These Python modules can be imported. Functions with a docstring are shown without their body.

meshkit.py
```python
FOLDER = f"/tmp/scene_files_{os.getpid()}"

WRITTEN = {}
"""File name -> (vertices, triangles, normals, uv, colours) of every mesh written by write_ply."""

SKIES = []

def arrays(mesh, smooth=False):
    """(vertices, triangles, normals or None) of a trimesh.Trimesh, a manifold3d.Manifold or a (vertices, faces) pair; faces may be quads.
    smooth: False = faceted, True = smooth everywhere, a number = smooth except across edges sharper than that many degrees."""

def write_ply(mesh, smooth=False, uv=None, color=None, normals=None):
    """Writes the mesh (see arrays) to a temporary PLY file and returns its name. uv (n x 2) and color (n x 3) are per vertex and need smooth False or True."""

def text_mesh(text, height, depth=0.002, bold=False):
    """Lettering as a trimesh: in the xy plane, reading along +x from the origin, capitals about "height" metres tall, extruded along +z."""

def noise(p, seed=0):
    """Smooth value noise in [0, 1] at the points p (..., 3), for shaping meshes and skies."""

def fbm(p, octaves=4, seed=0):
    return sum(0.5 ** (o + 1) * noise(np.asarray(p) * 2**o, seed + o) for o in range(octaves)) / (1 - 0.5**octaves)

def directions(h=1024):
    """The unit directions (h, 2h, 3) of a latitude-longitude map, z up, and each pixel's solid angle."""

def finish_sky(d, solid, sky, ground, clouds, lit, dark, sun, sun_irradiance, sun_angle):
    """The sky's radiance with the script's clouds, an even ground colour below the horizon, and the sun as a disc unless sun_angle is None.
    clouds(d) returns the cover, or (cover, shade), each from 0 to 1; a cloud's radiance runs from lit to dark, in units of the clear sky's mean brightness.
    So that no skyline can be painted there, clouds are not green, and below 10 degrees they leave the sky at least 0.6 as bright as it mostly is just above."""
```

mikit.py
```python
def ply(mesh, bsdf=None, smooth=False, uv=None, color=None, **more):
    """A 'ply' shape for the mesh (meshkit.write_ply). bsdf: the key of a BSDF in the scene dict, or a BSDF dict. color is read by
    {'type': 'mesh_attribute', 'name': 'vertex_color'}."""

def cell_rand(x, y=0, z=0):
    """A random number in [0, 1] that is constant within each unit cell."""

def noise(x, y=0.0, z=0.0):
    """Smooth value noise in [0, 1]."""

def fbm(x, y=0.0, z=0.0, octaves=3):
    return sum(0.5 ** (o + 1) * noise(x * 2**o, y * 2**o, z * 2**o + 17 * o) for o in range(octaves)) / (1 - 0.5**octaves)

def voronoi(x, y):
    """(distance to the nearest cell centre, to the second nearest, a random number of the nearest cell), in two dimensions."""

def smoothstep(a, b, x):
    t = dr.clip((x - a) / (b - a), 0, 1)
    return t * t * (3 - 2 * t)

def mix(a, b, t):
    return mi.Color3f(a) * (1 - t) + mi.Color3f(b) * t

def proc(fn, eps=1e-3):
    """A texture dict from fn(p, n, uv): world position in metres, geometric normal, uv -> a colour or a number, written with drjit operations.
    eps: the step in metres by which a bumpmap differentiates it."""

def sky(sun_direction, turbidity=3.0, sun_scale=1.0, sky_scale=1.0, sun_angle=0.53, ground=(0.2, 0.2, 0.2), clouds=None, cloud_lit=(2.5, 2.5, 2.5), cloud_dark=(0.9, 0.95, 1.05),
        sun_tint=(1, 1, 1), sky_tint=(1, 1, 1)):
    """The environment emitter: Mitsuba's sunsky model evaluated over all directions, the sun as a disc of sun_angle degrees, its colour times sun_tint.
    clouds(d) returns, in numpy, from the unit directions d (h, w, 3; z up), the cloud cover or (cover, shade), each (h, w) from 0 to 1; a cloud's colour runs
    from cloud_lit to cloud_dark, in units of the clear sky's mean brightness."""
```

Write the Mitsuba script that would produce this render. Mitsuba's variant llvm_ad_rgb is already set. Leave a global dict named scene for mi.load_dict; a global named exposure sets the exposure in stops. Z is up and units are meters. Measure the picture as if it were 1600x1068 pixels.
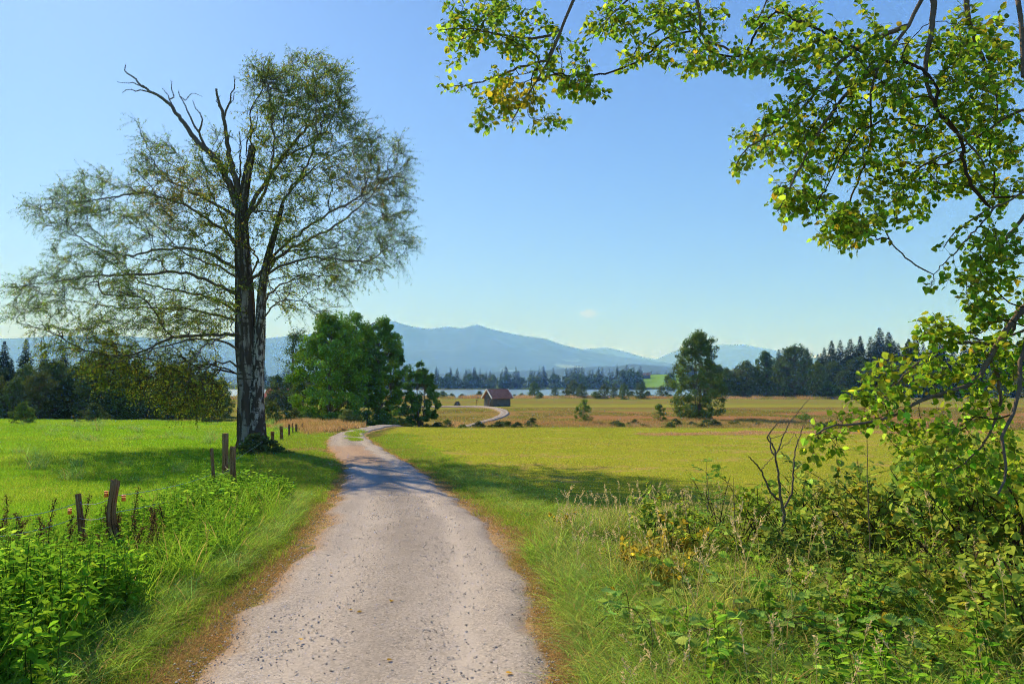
import math, numpy as np, trimesh, shapely, mitsuba as mi, drjit as dr
from scipy.interpolate import CubicSpline, PchipInterpolator
import mikit, meshkit
from mikit import proc, noise, fbm, voronoi, smoothstep, mix
T = mi.ScalarTransform4f
scene, labels = {}, {}

# ------------------------------------------------------------------ camera, sky, sun, air
F, HOR = 1150.0, 600.0                      # focal length and horizon of the 1600 x 1068 frame
CAM = np.array([0, 0, 2.0])
PIT = math.atan((HOR - 534) / F)
FWD = np.array([0, math.cos(PIT), math.sin(PIT)]); UP = np.array([0, -math.sin(PIT), math.cos(PIT)])
HAZE_DENSITY = 0.95e-4
scene['air'] = {'type': 'homogeneous', 'albedo': {'type': 'rgb', 'value': [0.95, 0.95, 0.95]},      # clear-weather air scatters blue more than red
                'sigma_t': {'type': 'rgb', 'value': [0.3 * HAZE_DENSITY, 0.8 * HAZE_DENSITY, 2.1 * HAZE_DENSITY]}}
scene['camera'] = {'type': 'perspective', 'fov': math.degrees(2 * math.atan(800 / F)), 'fov_axis': 'x', 'near_clip': 0.05, 'far_clip': 90000,
                   'to_world': T().look_at(origin=CAM.tolist(), target=(CAM + FWD).tolist(), up=[0, 0, 1]), 'medium': {'type': 'ref', 'id': 'air'}}
SUN_AZ, SUN_EL = math.radians(36), math.radians(37)
SUN = (-math.sin(SUN_AZ) * math.cos(SUN_EL), math.cos(SUN_AZ) * math.cos(SUN_EL), math.sin(SUN_EL))

def clouds(d):
    az, el = np.degrees(np.arctan2(d[..., 0], d[..., 1])), np.degrees(np.arcsin(d[..., 2]))
    n = meshkit.fbm(np.stack([az * 2.2, el * 4.5, az * 0], -1), 4, 5)
    e = 1 - np.sqrt(((az - 6.0) / 0.75) ** 2 + ((el - 5.42) / 0.36) ** 2)
    return 0.5 * np.clip(e * 2.0 + (n - 0.5) * 2.0, 0, 1)

scene['sky'] = mikit.sky(SUN, turbidity=2.2, sky_scale=.70, clouds=clouds, cloud_lit=(2.6, 2.9, 3.3), sky_tint=(.66, .84, 1.36), ground=(0.12, 0.15, 0.07))
exposure = 2.7

# ------------------------------------------------------------------ helpers
def num(name):
    if name not in labels and name not in scene and not any(k.startswith(name + '__') for k in ()):
        return name
    i = 1
    while f'{name}_{i:03d}' in labels or f'{name}_{i:03d}' in scene: i += 1
    return f'{name}_{i:03d}'

def tag(key, label=None, cat=None, group=None, kind=None):
    labels[key] = {k: v for k, v in (('label', label), ('category', cat), ('group', group), ('kind', kind)) if v}
    return key

def thing(name, label, cat, group=None): return tag(num(name), label, cat, group)

def part(parent, name, mesh, bsdf, color=None, smooth=False, kind=None, label=None):
    base, i = f'{parent}__{name}', 1
    key = base
    while key in scene: key = f'{base}_{i:03d}'; i += 1
    scene[key] = mikit.ply(mesh, bsdf, smooth=smooth, color=color)
    if kind or label: tag(key, label, None, None, kind)
    return key

def pix(px, py, d):
    """The point at depth d (along y) seen at a place of the photograph."""
    px, py = np.asarray(px, float), np.asarray(py, float)
    r = FWD[None] + ((px.reshape(-1, 1) - 800) / F) * np.array([[1, 0, 0]]) - ((py.reshape(-1, 1) - 534) / F) * UP[None]
    p = CAM + r * (np.broadcast_to(np.asarray(d, float), px.shape).reshape(-1, 1) / r[:, 1:2])
    return p if px.ndim else p[0]

def project(p):
    q = np.asarray(p, float) - CAM
    z = q @ FWD
    zz = np.where(z > 0.05, z, 0.05)
    return 800 + F * q[:, 0] / zz, 534 - F * (q @ UP) / zz, z

def in_view(p, m=80, top=400):
    x, y, z = project(p)
    mm = m + 900 / np.maximum(z, 1)
    return (z > 0.3) & (x > -mm) & (x < 1600 + mm) & (y > -top - mm) & (y < 1068 + 1.5 * mm)

GAIN = 2.1                                  # leaf colours are given as what one side reflects; a leaf lets about as much through
def unit(a): return a / (np.linalg.norm(a, axis=-1, keepdims=True) + 1e-12)

class MB:
    """Collects vertices, triangles and vertex colours."""
    def __init__(s): s.V, s.F, s.C, s.n = [], [], [], 0
    def add(s, v, f, c=(1, 1, 1)):
        v, f = np.asarray(v, float), np.asarray(f, int)
        s.V.append(v); s.F.append(f + s.n); s.C.append(np.broadcast_to(np.asarray(c, float), v.shape)); s.n += len(v)
    def mesh(s): return (np.vstack(s.V), np.vstack(s.F))
    def color(s): return np.vstack(s.C)
    def tris(s): return sum(map(len, s.F))

def tube(p, r, sides=6, cap=True):
    p = np.asarray(p, float); m = len(p); r = np.broadcast_to(np.asarray(r, float), (m,))
    t = unit(np.gradient(p, axis=0))
    ref = np.eye(3)[np.argmin(np.abs(t.mean(0)))]
    a = unit(np.cross(t, ref)); b = np.cross(t, a)
    g = np.arange(sides) * 2 * np.pi / sides
    v = p[:, None] + r[:, None, None] * (np.cos(g)[None, :, None] * a[:, None] + np.sin(g)[None, :, None] * b[:, None])
    i, j = np.meshgrid(np.arange(m - 1), np.arange(sides), indexing='ij')
    A, B, C, D = i * sides + j, i * sides + (j + 1) % sides, (i + 1) * sides + (j + 1) % sides, (i + 1) * sides + j
    f = np.vstack([np.stack([A, B, C], -1).reshape(-1, 3), np.stack([A, C, D], -1).reshape(-1, 3)])
    v = v.reshape(-1, 3)
    if cap:
        k = len(v); v = np.vstack([v, p[:1], p[-1:]]); jj = np.arange(sides); e = (m - 1) * sides
        f = np.vstack([f, np.stack([np.full(sides, k), (jj + 1) % sides, jj], -1), np.stack([np.full(sides, k + 1), e + jj, e + (jj + 1) % sides], -1)])
    return v, f

def tubes(P, R, sides=3):
    """Many open tubes at once: P (n, m, 3), R (n, m)."""
    n, m = P.shape[:2]
    t = unit(np.gradient(P, axis=1))
    ref = np.where(np.abs(t.mean(1, keepdims=True)[..., 2:]) < 0.8, [0, 0, 1.0], [1.0, 0, 0])
    a = unit(np.cross(t, np.broadcast_to(ref, t.shape))); b = np.cross(t, a)
    g = np.arange(sides) * 2 * np.pi / sides
    v = P[:, :, None] + R[:, :, None, None] * (np.cos(g)[:, None] * a[:, :, None] + np.sin(g)[:, None] * b[:, :, None])
    i, j = np.meshgrid(np.arange(m - 1), np.arange(sides), indexing='ij')
    q = np.stack([i * sides + j, i * sides + (j + 1) % sides, (i + 1) * sides + (j + 1) % sides, (i + 1) * sides + j], -1).reshape(-1, 4)
    f = np.vstack([q[:, [0, 1, 2]], q[:, [0, 2, 3]]])
    return v.reshape(-1, 3), (f[None] + (np.arange(n) * m * sides)[:, None, None]).reshape(-1, 3)

def spline(pts, m):
    pts = np.asarray(pts, float)
    s = np.r_[0, np.cumsum(np.linalg.norm(np.diff(pts, axis=0), axis=1))]
    return CubicSpline(s, pts)(np.linspace(0, s[-1], m)) if len(pts) > 2 else pts[0] + np.linspace(0, 1, m)[:, None] * (pts[-1] - pts[0])

RHOMB = (np.array([[0, 0, 0], [.45, .32, .06], [1, 0, -.05], [.45, -.32, .06]]), np.array([[0, 1, 2], [0, 2, 3]]))
ROUND = (np.array([[0, 0, 0], [.12, .36, .07], [.45, .5, .09], [.78, .3, .05], [1.08, 0, -.06], [.78, -.3, .05], [.45, -.5, .09], [.12, -.36, .07], [.5, 0, 0]]),
         np.array([[8, 0, 1], [8, 1, 2], [8, 2, 3], [8, 3, 4], [8, 4, 5], [8, 5, 6], [8, 6, 7], [8, 7, 0]])[:, [0, 2, 1]])
LANCE = (np.array([[0, 0, 0], [.28, .2, .05], [.62, .15, .0], [1, 0, -.18], [.62, -.15, .0], [.28, -.2, .05], [.45, 0, -.03]]),
         np.array([[6, 1, 0], [6, 2, 1], [6, 3, 2], [6, 4, 3], [6, 5, 4], [6, 0, 5]]))

def leaves(P, A, N, size, tmpl):
    v, f = tmpl
    A = unit(A); S = unit(np.cross(N, A)); N = np.cross(A, S)
    V = P[:, None] + size[:, None, None] * (v[None, :, :1] * A[:, None] + v[None, :, 1:2] * S[:, None] + v[None, :, 2:] * N[:, None])
    return V.reshape(-1, 3), (f[None] + (np.arange(len(P)) * len(v))[:, None, None]).reshape(-1, 3)

def tint(rng, n, base, var=0.25, hue=0.12, yellow=0.0):
    """n colours round a base colour: brightness and hue vary; a share turns yellow."""
    c = GAIN * np.asarray(base, float)[None] * np.exp(rng.normal(0, var, (n, 1))) * np.exp(rng.normal(0, hue, (n, 3)) * np.array([1, .35, 1]))
    if yellow:
        y = rng.random(n) < yellow
        c[y] = np.array([.42, .33, .03]) * np.exp(rng.normal(0, .25, (y.sum(), 1)))
    return np.clip(c, 0.004, 0.85)

def rep(c, k): return np.repeat(c, k, axis=0)

def mat(loc, rotz=0.0, s=1.0, tilt=(0, 0)):
    s = np.broadcast_to(np.asarray(s, float), (3,))
    return (T().translate(np.asarray(loc, float).tolist()).rotate([1, 0, 0], tilt[0]).rotate([0, 1, 0], tilt[1]).rotate([0, 0, 1], math.degrees(rotz)).scale(s.tolist()))

def group(name, **shapes): scene[name] = {'type': 'shapegroup', **shapes}
def inst(key, grp, m): scene[key] = {'type': 'instance', 'to_world': m, 'group': {'type': 'ref', 'id': grp}}

# ------------------------------------------------------------------ terrain
_zy = PchipInterpolator([-60, 0, 7, 12.4, 19.3, 31, 40, 50], [.25, .03, 0, -.16, -.52, -.72, -.95, -1.15])
def crest(x): return np.interp(x, [-60, -30, -15, -6, 20, 60], [70, 67, 60, 54, 52, 48])
LAKE_Z = -3.75
def H(x, y):
    x, y = np.asarray(x, float), np.asarray(y, float)
    c = crest(x)
    near = _zy(np.clip(y, -60, 50)) - np.clip(y - 50, 0, None) * 0.012
    t = np.clip((y - c) / 17.0, 0, 1); t = t * t * (3 - 2 * t)
    low = -3.2 - 0.25 * np.clip((y - 150) / 150, 0, 1)
    z = near * (1 - t) + low * t
    p = np.stack([x, y, 0 * x], -1)
    z = z + (meshkit.fbm(p / 9.0, 3, 3) - .5) * 0.16 * np.clip((np.hypot(x + .5, y) - 3) / 8, 0, 1) * (1 - .5 * t)
    z = z + (meshkit.fbm(p / 60.0, 3, 9) - .5) * 0.7 * np.clip((y - 100) / 60, 0, 1)
    # the lake bed and the land beyond
    w = np.clip((y - 300) / 25, 0, 1) * np.clip((815 + 25 * np.sin(x / 90.0) - y) / 25, 0, 1) * np.clip((330 - x) / 60, 0, 1)
    z = z * (1 - w) + (-5.5) * w
    far = np.clip((y - 820) / 250, 0, 1)
    z = z + far * 3.0 + 17 * np.exp(-((x - 215) / 95) ** 2 - ((y - 1040) / 110) ** 2) + 5 * np.clip((y - 310) / 150, 0, 1) * np.clip((x - 330) / 120, 0, 1)
    z = z + (meshkit.fbm(p / 900.0, 3, 19) - .5) * 60 * np.clip((y - 1400) / 2500, 0, 1)
    z = z - np.clip((np.hypot(x, y) - 9000) / 9000, 0, 1) * 30
    return z

def onground(x, y, dz=0.0): return np.stack([np.asarray(x, float), np.asarray(y, float), H(x, y) + dz], -1)

def ground_hit(px, py, near=2.0, far=900.0):
    d = np.geomspace(near, far, 3000)
    out = []
    for a, b in zip(np.atleast_1d(px), np.atleast_1d(py)):
        p = pix(np.full(len(d), a), np.full(len(d), b), d)
        below = p[:, 2] < H(p[:, 0], p[:, 1])
        i = int(np.argmax(below)) if below.any() else len(d) - 1
        out.append(p[i])
    return np.array(out)

az = np.radians(np.r_[np.linspace(-180, -46, 40)[:-1], np.linspace(-46, 46, 420), np.linspace(46, 180, 40)[1:]])
rr = np.r_[0.0, np.geomspace(0.5, 120, 230), np.geomspace(122, 1500, 70), np.geomspace(1600, 26000, 24)]
A_, R_ = np.meshgrid(az, rr, indexing='ij')
gx, gy = R_ * np.sin(A_), R_ * np.cos(A_)
gz = H(gx, gy)
na, nr = gx.shape
ii, jj = np.meshgrid(np.arange(na - 1), np.arange(nr - 1), indexing='ij')
q = np.stack([ii * nr + jj, (ii + 1) * nr + jj, (ii + 1) * nr + jj + 1, ii * nr + jj + 1], -1).reshape(-1, 4)
ground_mesh = (np.stack([gx, gy, gz], -1).reshape(-1, 3), np.vstack([q[:, [0, 2, 1]], q[:, [0, 3, 2]]]))

# fence line and road
FX = PchipInterpolator([-10, 3, 8.2, 14.5, 24, 33, 38, 43, 48, 52, 60, 75], [-3.6, -4.0, -4.55, -5.75, -8.4, -10.7, -11.9, -12.9, -14.0, -14.8, -16.2, -18.5])
Lpx = [(300, 1068), (358, 1000), (382, 950), (440, 900), (484, 850), (510, 800), (532, 750), (537, 730), (523, 715), (511, 700), (510, 690), (518, 682), (533, 676.5), (551, 673)]
Rpx = [(860, 1068), (846, 1000), (838, 950), (815, 900), (785, 850), (736, 800), (680, 750), (648, 730), (622, 715), (597, 700), (583, 690), (573, 683), (574, 677.5), (584, 673.6)]
Lw, Rw = ground_hit(*zip(*Lpx)), ground_hit(*zip(*Rpx))
Lw[:, 0] -= .09 * np.clip((20 - Lw[:, 1]) / 10, 0, 1); Rw[:, 0] += .1 * np.clip((20 - Rw[:, 1]) / 10, 0, 1)
fl, fr = ground_hit(*zip(*[(724, 666.3), (745, 660.5), (765, 655), (776, 651), (781, 647), (778, 643.3), (769, 639.7), (757, 637.4), (738, 636.5), (700, 636.4), (560, 636.6)]), near=72), \
         ground_hit(*zip(*[(735, 667.3), (753, 662.5), (776, 656), (791, 651), (796, 646.7), (794, 643), (784, 639.3), (770, 637), (752, 635.4), (700, 635.3), (560, 635.4)]), near=72)
Lw = np.vstack([[[-2.75, -8, 0], [-2.3, 1.0, 0]], Lw, fl]); Rw = np.vstack([[[.1, -8, 0], [.25, 1.0, 0]], Rw, fr])
def arc(p, m):
    s = np.r_[0, np.cumsum(np.linalg.norm(np.diff((Lw + Rw)[:, :2] / 2, axis=0), axis=1))]
    s = s ** 0.6
    return PchipInterpolator(s, p[:, :2])(np.linspace(0, s[-1], m))
NR = 700
Lr, Rr = arc(Lw, NR), arc(Rw, NR)
road_poly = shapely.Polygon(np.vstack([Lr, Rr[::-1]])).buffer(0)
def wob(p, seed, a=.22): return (meshkit.fbm(np.c_[p * 1.6, p[:, :1] * 0], 3, seed) - .5) * 2 * a
def ribbon(L, R, nv, crown, edge, wid=0.0, seed=1):
    c = unit(R - L)
    L = L - c * (wid + wob(L, seed))[:, None] if np.ndim(wid) == 0 else L
    R = R + c * (wid + wob(R, seed + 1))[:, None]
    t = np.linspace(0, 1, nv)
    P = L[:, None] * (1 - t[None, :, None]) + R[:, None] * t[None, :, None]
    prof = edge + (crown - edge) * np.minimum(1, np.minimum(t, 1 - t) * 9) ** .7
    d = np.hypot(P[..., 0], P[..., 1])
    z = H(P[..., 0], P[..., 1]) + prof[None] * (1 + d / 30)
    z = z - .022 * (np.exp(-((t[None] - .27) / .1) ** 2) + np.exp(-((t[None] - .73) / .1) ** 2)) * (crown > .02)
    v = np.dstack([P, z]).reshape(-1, 3)
    i, j = np.meshgrid(np.arange(len(L) - 1), np.arange(nv - 1), indexing='ij')
    q = np.stack([i * nv + j, i * nv + j + 1, (i + 1) * nv + j + 1, (i + 1) * nv + j], -1).reshape(-1, 4)
    uv = np.dstack([np.broadcast_to(t, P.shape[:2]), np.broadcast_to(np.linspace(0, 1, len(L))[:, None], P.shape[:2])]).reshape(-1, 2)
    return (v, np.vstack([q[:, [0, 1, 2]], q[:, [0, 2, 3]]])), uv
yy = np.linspace(1, 38, 60)
front = slice(0, int(np.argmax(Lr[:, 1] > 40)))
def road_l(y): return np.interp(y, Lr[front, 1], Lr[front, 0])
def road_r(y): return np.interp(y, Rr[front, 1], Rr[front, 0])
FC = np.polyfit(np.linspace(0, 62, 80), FX(np.linspace(0, 62, 80)), 3)
RC = np.polyfit(yy, road_r(yy), 3)
def road_dist(x, y): return shapely.distance(road_poly, shapely.points(x, y))

# ------------------------------------------------------------------ materials
def principled(color, rough=.8, spec=.3, **k): return {'type': 'twosided', 'b': {'type': 'principled', 'base_color': color, 'roughness': rough, 'specular': spec, **k}}
VC = {'type': 'mesh_attribute', 'name': 'vertex_color'}
scene['leaf'] = {'type': 'principledthin', 'base_color': VC, 'roughness': .85, 'diff_trans': 1.0, 'eta': 1.08}
scene['sunny_leaf'] = {'type': 'principledthin', 'base_color': VC, 'roughness': .6, 'diff_trans': 1.2, 'eta': 1.15}
scene['gloss_leaf'] = {'type': 'principledthin', 'base_color': VC, 'roughness': .45, 'diff_trans': 1.0, 'eta': 1.25}
scene['canopy'] = {'type': 'principledthin', 'base_color': VC, 'roughness': .9, 'diff_trans': .32, 'eta': 1.05}   # whole sprays of leaves far off: less light passes than through one leaf
scene['dull'] = {'type': 'twosided', 'b': {'type': 'diffuse', 'reflectance': VC}}

def poly(c, y):
    y = dr.clip(y, 0, 62)
    return ((float(c[0]) * y + float(c[1])) * y + float(c[2])) * y + float(c[3])
def ground_color(p, n, uv):
    x, y = p.x, p.y
    n1, n2, n3 = fbm(x / 3.1, y / 3.1, 0, 3), fbm(x / 14 + 7, y / 14, 0, 3), fbm(x * 2.5, y * 2.5, 3, 3)
    lush = mix((.09, .19, .012), (.14, .26, .02), n1)
    swath = .5 + .5 * dr.sin((x * .35 + y * 1.05 + 1.2 * n2) * 1.5)
    mown = mix(mix((.17, .22, .022), (.22, .255, .03), n1), (.26, .22, .08), smoothstep(.55, .85, n3 * .55 + n1 * .35 + swath * .2))
    verge = mix((.06, .09, .018), (.13, .1, .045), smoothstep(.35, .7, n3))
    a = mix(verge, lush, smoothstep(0, .5, poly(FC, y) - x))
    a = mix(a, mown, smoothstep(.6, 1.4, x - poly(RC, y)) * smoothstep(9, 12, y + .25 * x))
    # low meadow beyond the rise
    yl = y + 14 * (n2 - .5) + 3 * (n1 - .5)
    low = mix((.125, .155, .032), (.16, .165, .045), n1)
    band = lambda lo, hi, s: smoothstep(lo - s, lo + s, yl) * (1 - smoothstep(hi - s, hi + s, yl))
    right = smoothstep(-25, 15, x + 10 * (n1 - .5))
    low = mix(low, (.2, .12, .06), right * band(88, 142, 7))
    low = mix(low, (.14, .1, .045), right * band(152, 166, 3) * .8)
    low = mix(low, (.18, .2, .04), band(166, 186, 4))
    low = mix(low, (.16, .13, .05), band(205, 228, 5) * .7)
    low = mix(low, (.13, .135, .045), smoothstep(250, 275, yl))
    t = smoothstep(0, 1, (y - 57 - dr.maximum(0, -x * .2)) / 8)
    a = mix(a, low, t)
    far = mix((.045, .075, .02), (.1, .16, .03), smoothstep(.45, .6, fbm(x / 130, y / 130, 0, 3)))
    hill = dr.exp(-dr.square((x - 215) / 100) - dr.square((y - 1010) / 140))
    far = mix(far, (.12, .25, .03), smoothstep(.25, .45, hill))
    return mix(a, far, smoothstep(800, 830, y))
scene['ground_mat'] = {'type': 'twosided', 'b': {'type': 'diffuse', 'reflectance': proc(ground_color)}}

def gravel_color(p, n, uv):
    x, y = p.x, p.y
    d1, d2, c = voronoi(x * 60, y * 60)
    e1, e2, e = voronoi(x * 27 + 3 + .5 * noise(x * 40, y * 40), y * 27 + .5 * noise(x * 40, y * 40, 4))
    big = fbm(x * .9, y * .5, 0, 4); rut = fbm(x * 3 + 9, y * 3, 1, 3)
    t = uv.x
    rutm = .7 * dr.exp(-dr.square((t - .27 + .03 * (big - .5)) / .07)) + 1.2 * dr.exp(-dr.square((t - .74 + .05 * (big - .5)) / .045))
    base = mix((.262, .253, .247), (.352, .343, .334), big)
    base = base * (0.72 + .5 * c)
    base = mix(base, base * .45, smoothstep(.87, .97, e) * (1 - smoothstep(.18, .3, e1)) * .8)
    base = mix(base, (.46, .43, .4), smoothstep(.86, .95, c) * (1 - smoothstep(.3, .45, d1)))
    base = mix(base, mix((.345, .336, .326), (.43, .418, .405), rut), .55 * dr.clip(rutm, 0, 1))
    base = base * (1 - .17 * (dr.exp(-dr.square((t - .5) / .1)) + smoothstep(.86, .95, t) + smoothstep(.14, .05, t)) * (.4 + 1.2 * rut))
    tan = (.3, .21, .13)
    edge = smoothstep(.14, .0, t + .1 * (rut - .5)) + smoothstep(.9, 1.0, t + .08 * (rut - .5))
    base = mix(base, tan, dr.clip(edge, 0, 1) * .8)
    ypatch = smoothstep(22.5, 25, y) * (1 - smoothstep(30, 33, y)) * (1 - smoothstep(.55, .75, t + .3 * (big - .5)))
    return mix(base, (.36, .25, .17), ypatch * .6)
def gravel_bump(p, n, uv):
    d1, d2, c = voronoi(p.x * 60, p.y * 60)
    e1, e2, e = voronoi(p.x * 27 + 3, p.y * 27)
    return .004 * (1 - smoothstep(0, .5, d1)) * (.3 + c) + .004 * smoothstep(.55, .9, e) * (1 - smoothstep(.1, .4, e1)) + .012 * fbm(p.x * 6, p.y * 6, 0, 2)
scene['gravel_mat'] = {'type': 'bumpmap', 'arbitrary': {**proc(gravel_bump, .004)}, 'scale': 1.0, 'bsdf': {'type': 'twosided', 'b': {'type': 'diffuse', 'reflectance': proc(gravel_color)}}}

def shoulder_color(p, n, uv):
    n1, n2 = fbm(p.x * 5, p.y * 5, 0, 3), fbm(p.x * 1.1, p.y * 1.1, 2, 3)
    return mix(mix((.22, .16, .095), (.32, .245, .15), n1), (.11, .14, .035), smoothstep(.48, .66, n2 * .6 + n1 * .4))
scene['shoulder_mat'] = {'type': 'twosided', 'b': {'type': 'diffuse', 'reflectance': proc(shoulder_color)}}

def mountain_color(p, n, uv):
    s = fbm(p.x / 420, p.y / 420, p.z / 300, 4)
    c = mix((.03, .05, .028), (.055, .075, .035), s)
    meadow = smoothstep(.7, .74, fbm(p.x / 700 + 3, p.y / 700, 0, 3)) * (1 - smoothstep(150, 330, p.z + 150 * (s - .5)))
    c = mix(c, (.2, .26, .08), meadow)
    return c
scene['mountain_mat'] = {'type': 'twosided', 'b': {'type': 'diffuse', 'reflectance': proc(mountain_color)}}

def ripple(p, n, uv): return .02 * fbm(p.x * .8, p.y * .8, 0, 3)
scene['water_mat'] = {'type': 'twosided', 'b': {'type': 'principled', 'base_color': {'type': 'rgb', 'value': [.05, .09, .12]}, 'roughness': .22, 'specular': .6}}

def bark_birch(p, n, uv):
    u, v = uv.x, uv.y                         # round the stem 0..1, metres up
    lent = fbm(u * 5, v * 9, 0, 3); blot = fbm(u * 9 + 3, v * 1.6, 2, 4); fiss = fbm(u * 16, v * 1.3, 5, 3)
    white = mix((.2, .18, .155), (.36, .34, .31), lent)
    c = mix(white, (.09, .075, .06), smoothstep(.56, .64, lent))
    low = smoothstep(11, 1.5, v + 2.5 * (blot - .5))
    dark = smoothstep(.44 - .05 * low, .6 - .05 * low, blot * .5 + fiss * .5 + .12 * smoothstep(4, 9, v))
    return mix(c, mix((.035, .028, .022), (.1, .082, .066), fiss), dark)
def bark_birch_young(p, n, uv):
    u, v = uv.x, uv.y
    lent = fbm(u * 5, v * 14, 0, 3); blot = fbm(u * 13 + 3, v * 4.5, 2, 4)
    c = mix(mix((.3, .28, .26), (.45, .43, .4), lent), (.07, .065, .055), smoothstep(.58, .66, lent))
    return mix(c, (.06, .05, .042), smoothstep(.36, .62, blot + .2 * smoothstep(3, 0, v) + .3 * smoothstep(6.5, 10, v)))
scene['birch_bark_young'] = {'type': 'twosided', 'b': {'type': 'diffuse', 'reflectance': proc(bark_birch_young)}}
scene['twig_bark'] = {'type': 'twosided', 'b': {'type': 'diffuse', 'reflectance': {'type': 'rgb', 'value': [.05, .036, .025]}}}
scene['birch_bark'] = {'type': 'twosided', 'b': {'type': 'diffuse', 'reflectance': proc(bark_birch)}}
def bark_grey(p, n, uv):
    a = fbm(p.x * 30, p.y * 30, p.z * 9, 3)
    return mix((.075, .06, .045), (.2, .17, .135), a)
scene['bark'] = {'type': 'twosided', 'b': {'type': 'diffuse', 'reflectance': proc(bark_grey)}}
def wood_old(p, n, uv):
    g = fbm(uv.x * 22, uv.y * 3, 0, 4); crack = fbm(uv.x * 40, uv.y * 1.7, 4, 3); knot = fbm(uv.x * 6, uv.y * 6, 8, 2)
    c = mix((.13, .08, .05), (.36, .23, .14), g)
    c = mix(c, (.2, .1, .05), smoothstep(.5, .8, knot))
    return mix(c, (.025, .018, .012), smoothstep(.62, .72, crack))
scene['post_wood'] = {'type': 'twosided', 'b': {'type': 'diffuse', 'reflectance': proc(wood_old)}}
scene['hut_wood'] = {'type': 'twosided', 'b': {'type': 'diffuse', 'reflectance': proc(lambda p, n, uv: mix((.09, .085, .08), (.2, .185, .17), fbm(p.x * 3, p.y * 3, p.z * .7, 3)))}}
scene['door_wood'] = {'type': 'twosided', 'b': {'type': 'diffuse', 'reflectance': proc(lambda p, n, uv: mix((.2, .13, .1), (.3, .2, .16), fbm(p.x * 6, p.y * 6, p.z * .7, 3)))}}
scene['roof_tile'] = {'type': 'twosided', 'b': {'type': 'diffuse', 'reflectance': proc(lambda p, n, uv: mix((.36, .13, .09), (.55, .25, .18), fbm(p.x * 2.4, p.y * 2.4, p.z * 2.4, 3)))}}
scene['pale_board'] = principled({'type': 'rgb', 'value': [.74, .71, .66]}, .6)
scene['steel'] = {'type': 'twosided', 'b': {'type': 'roughconductor', 'material': 'none', 'alpha': .35, 'specular_reflectance': {'type': 'rgb', 'value': [.5, .5, .5]}}}
scene['orange_plastic'] = principled({'type': 'rgb', 'value': [.8, .16, .02]}, .35, .5)

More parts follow.
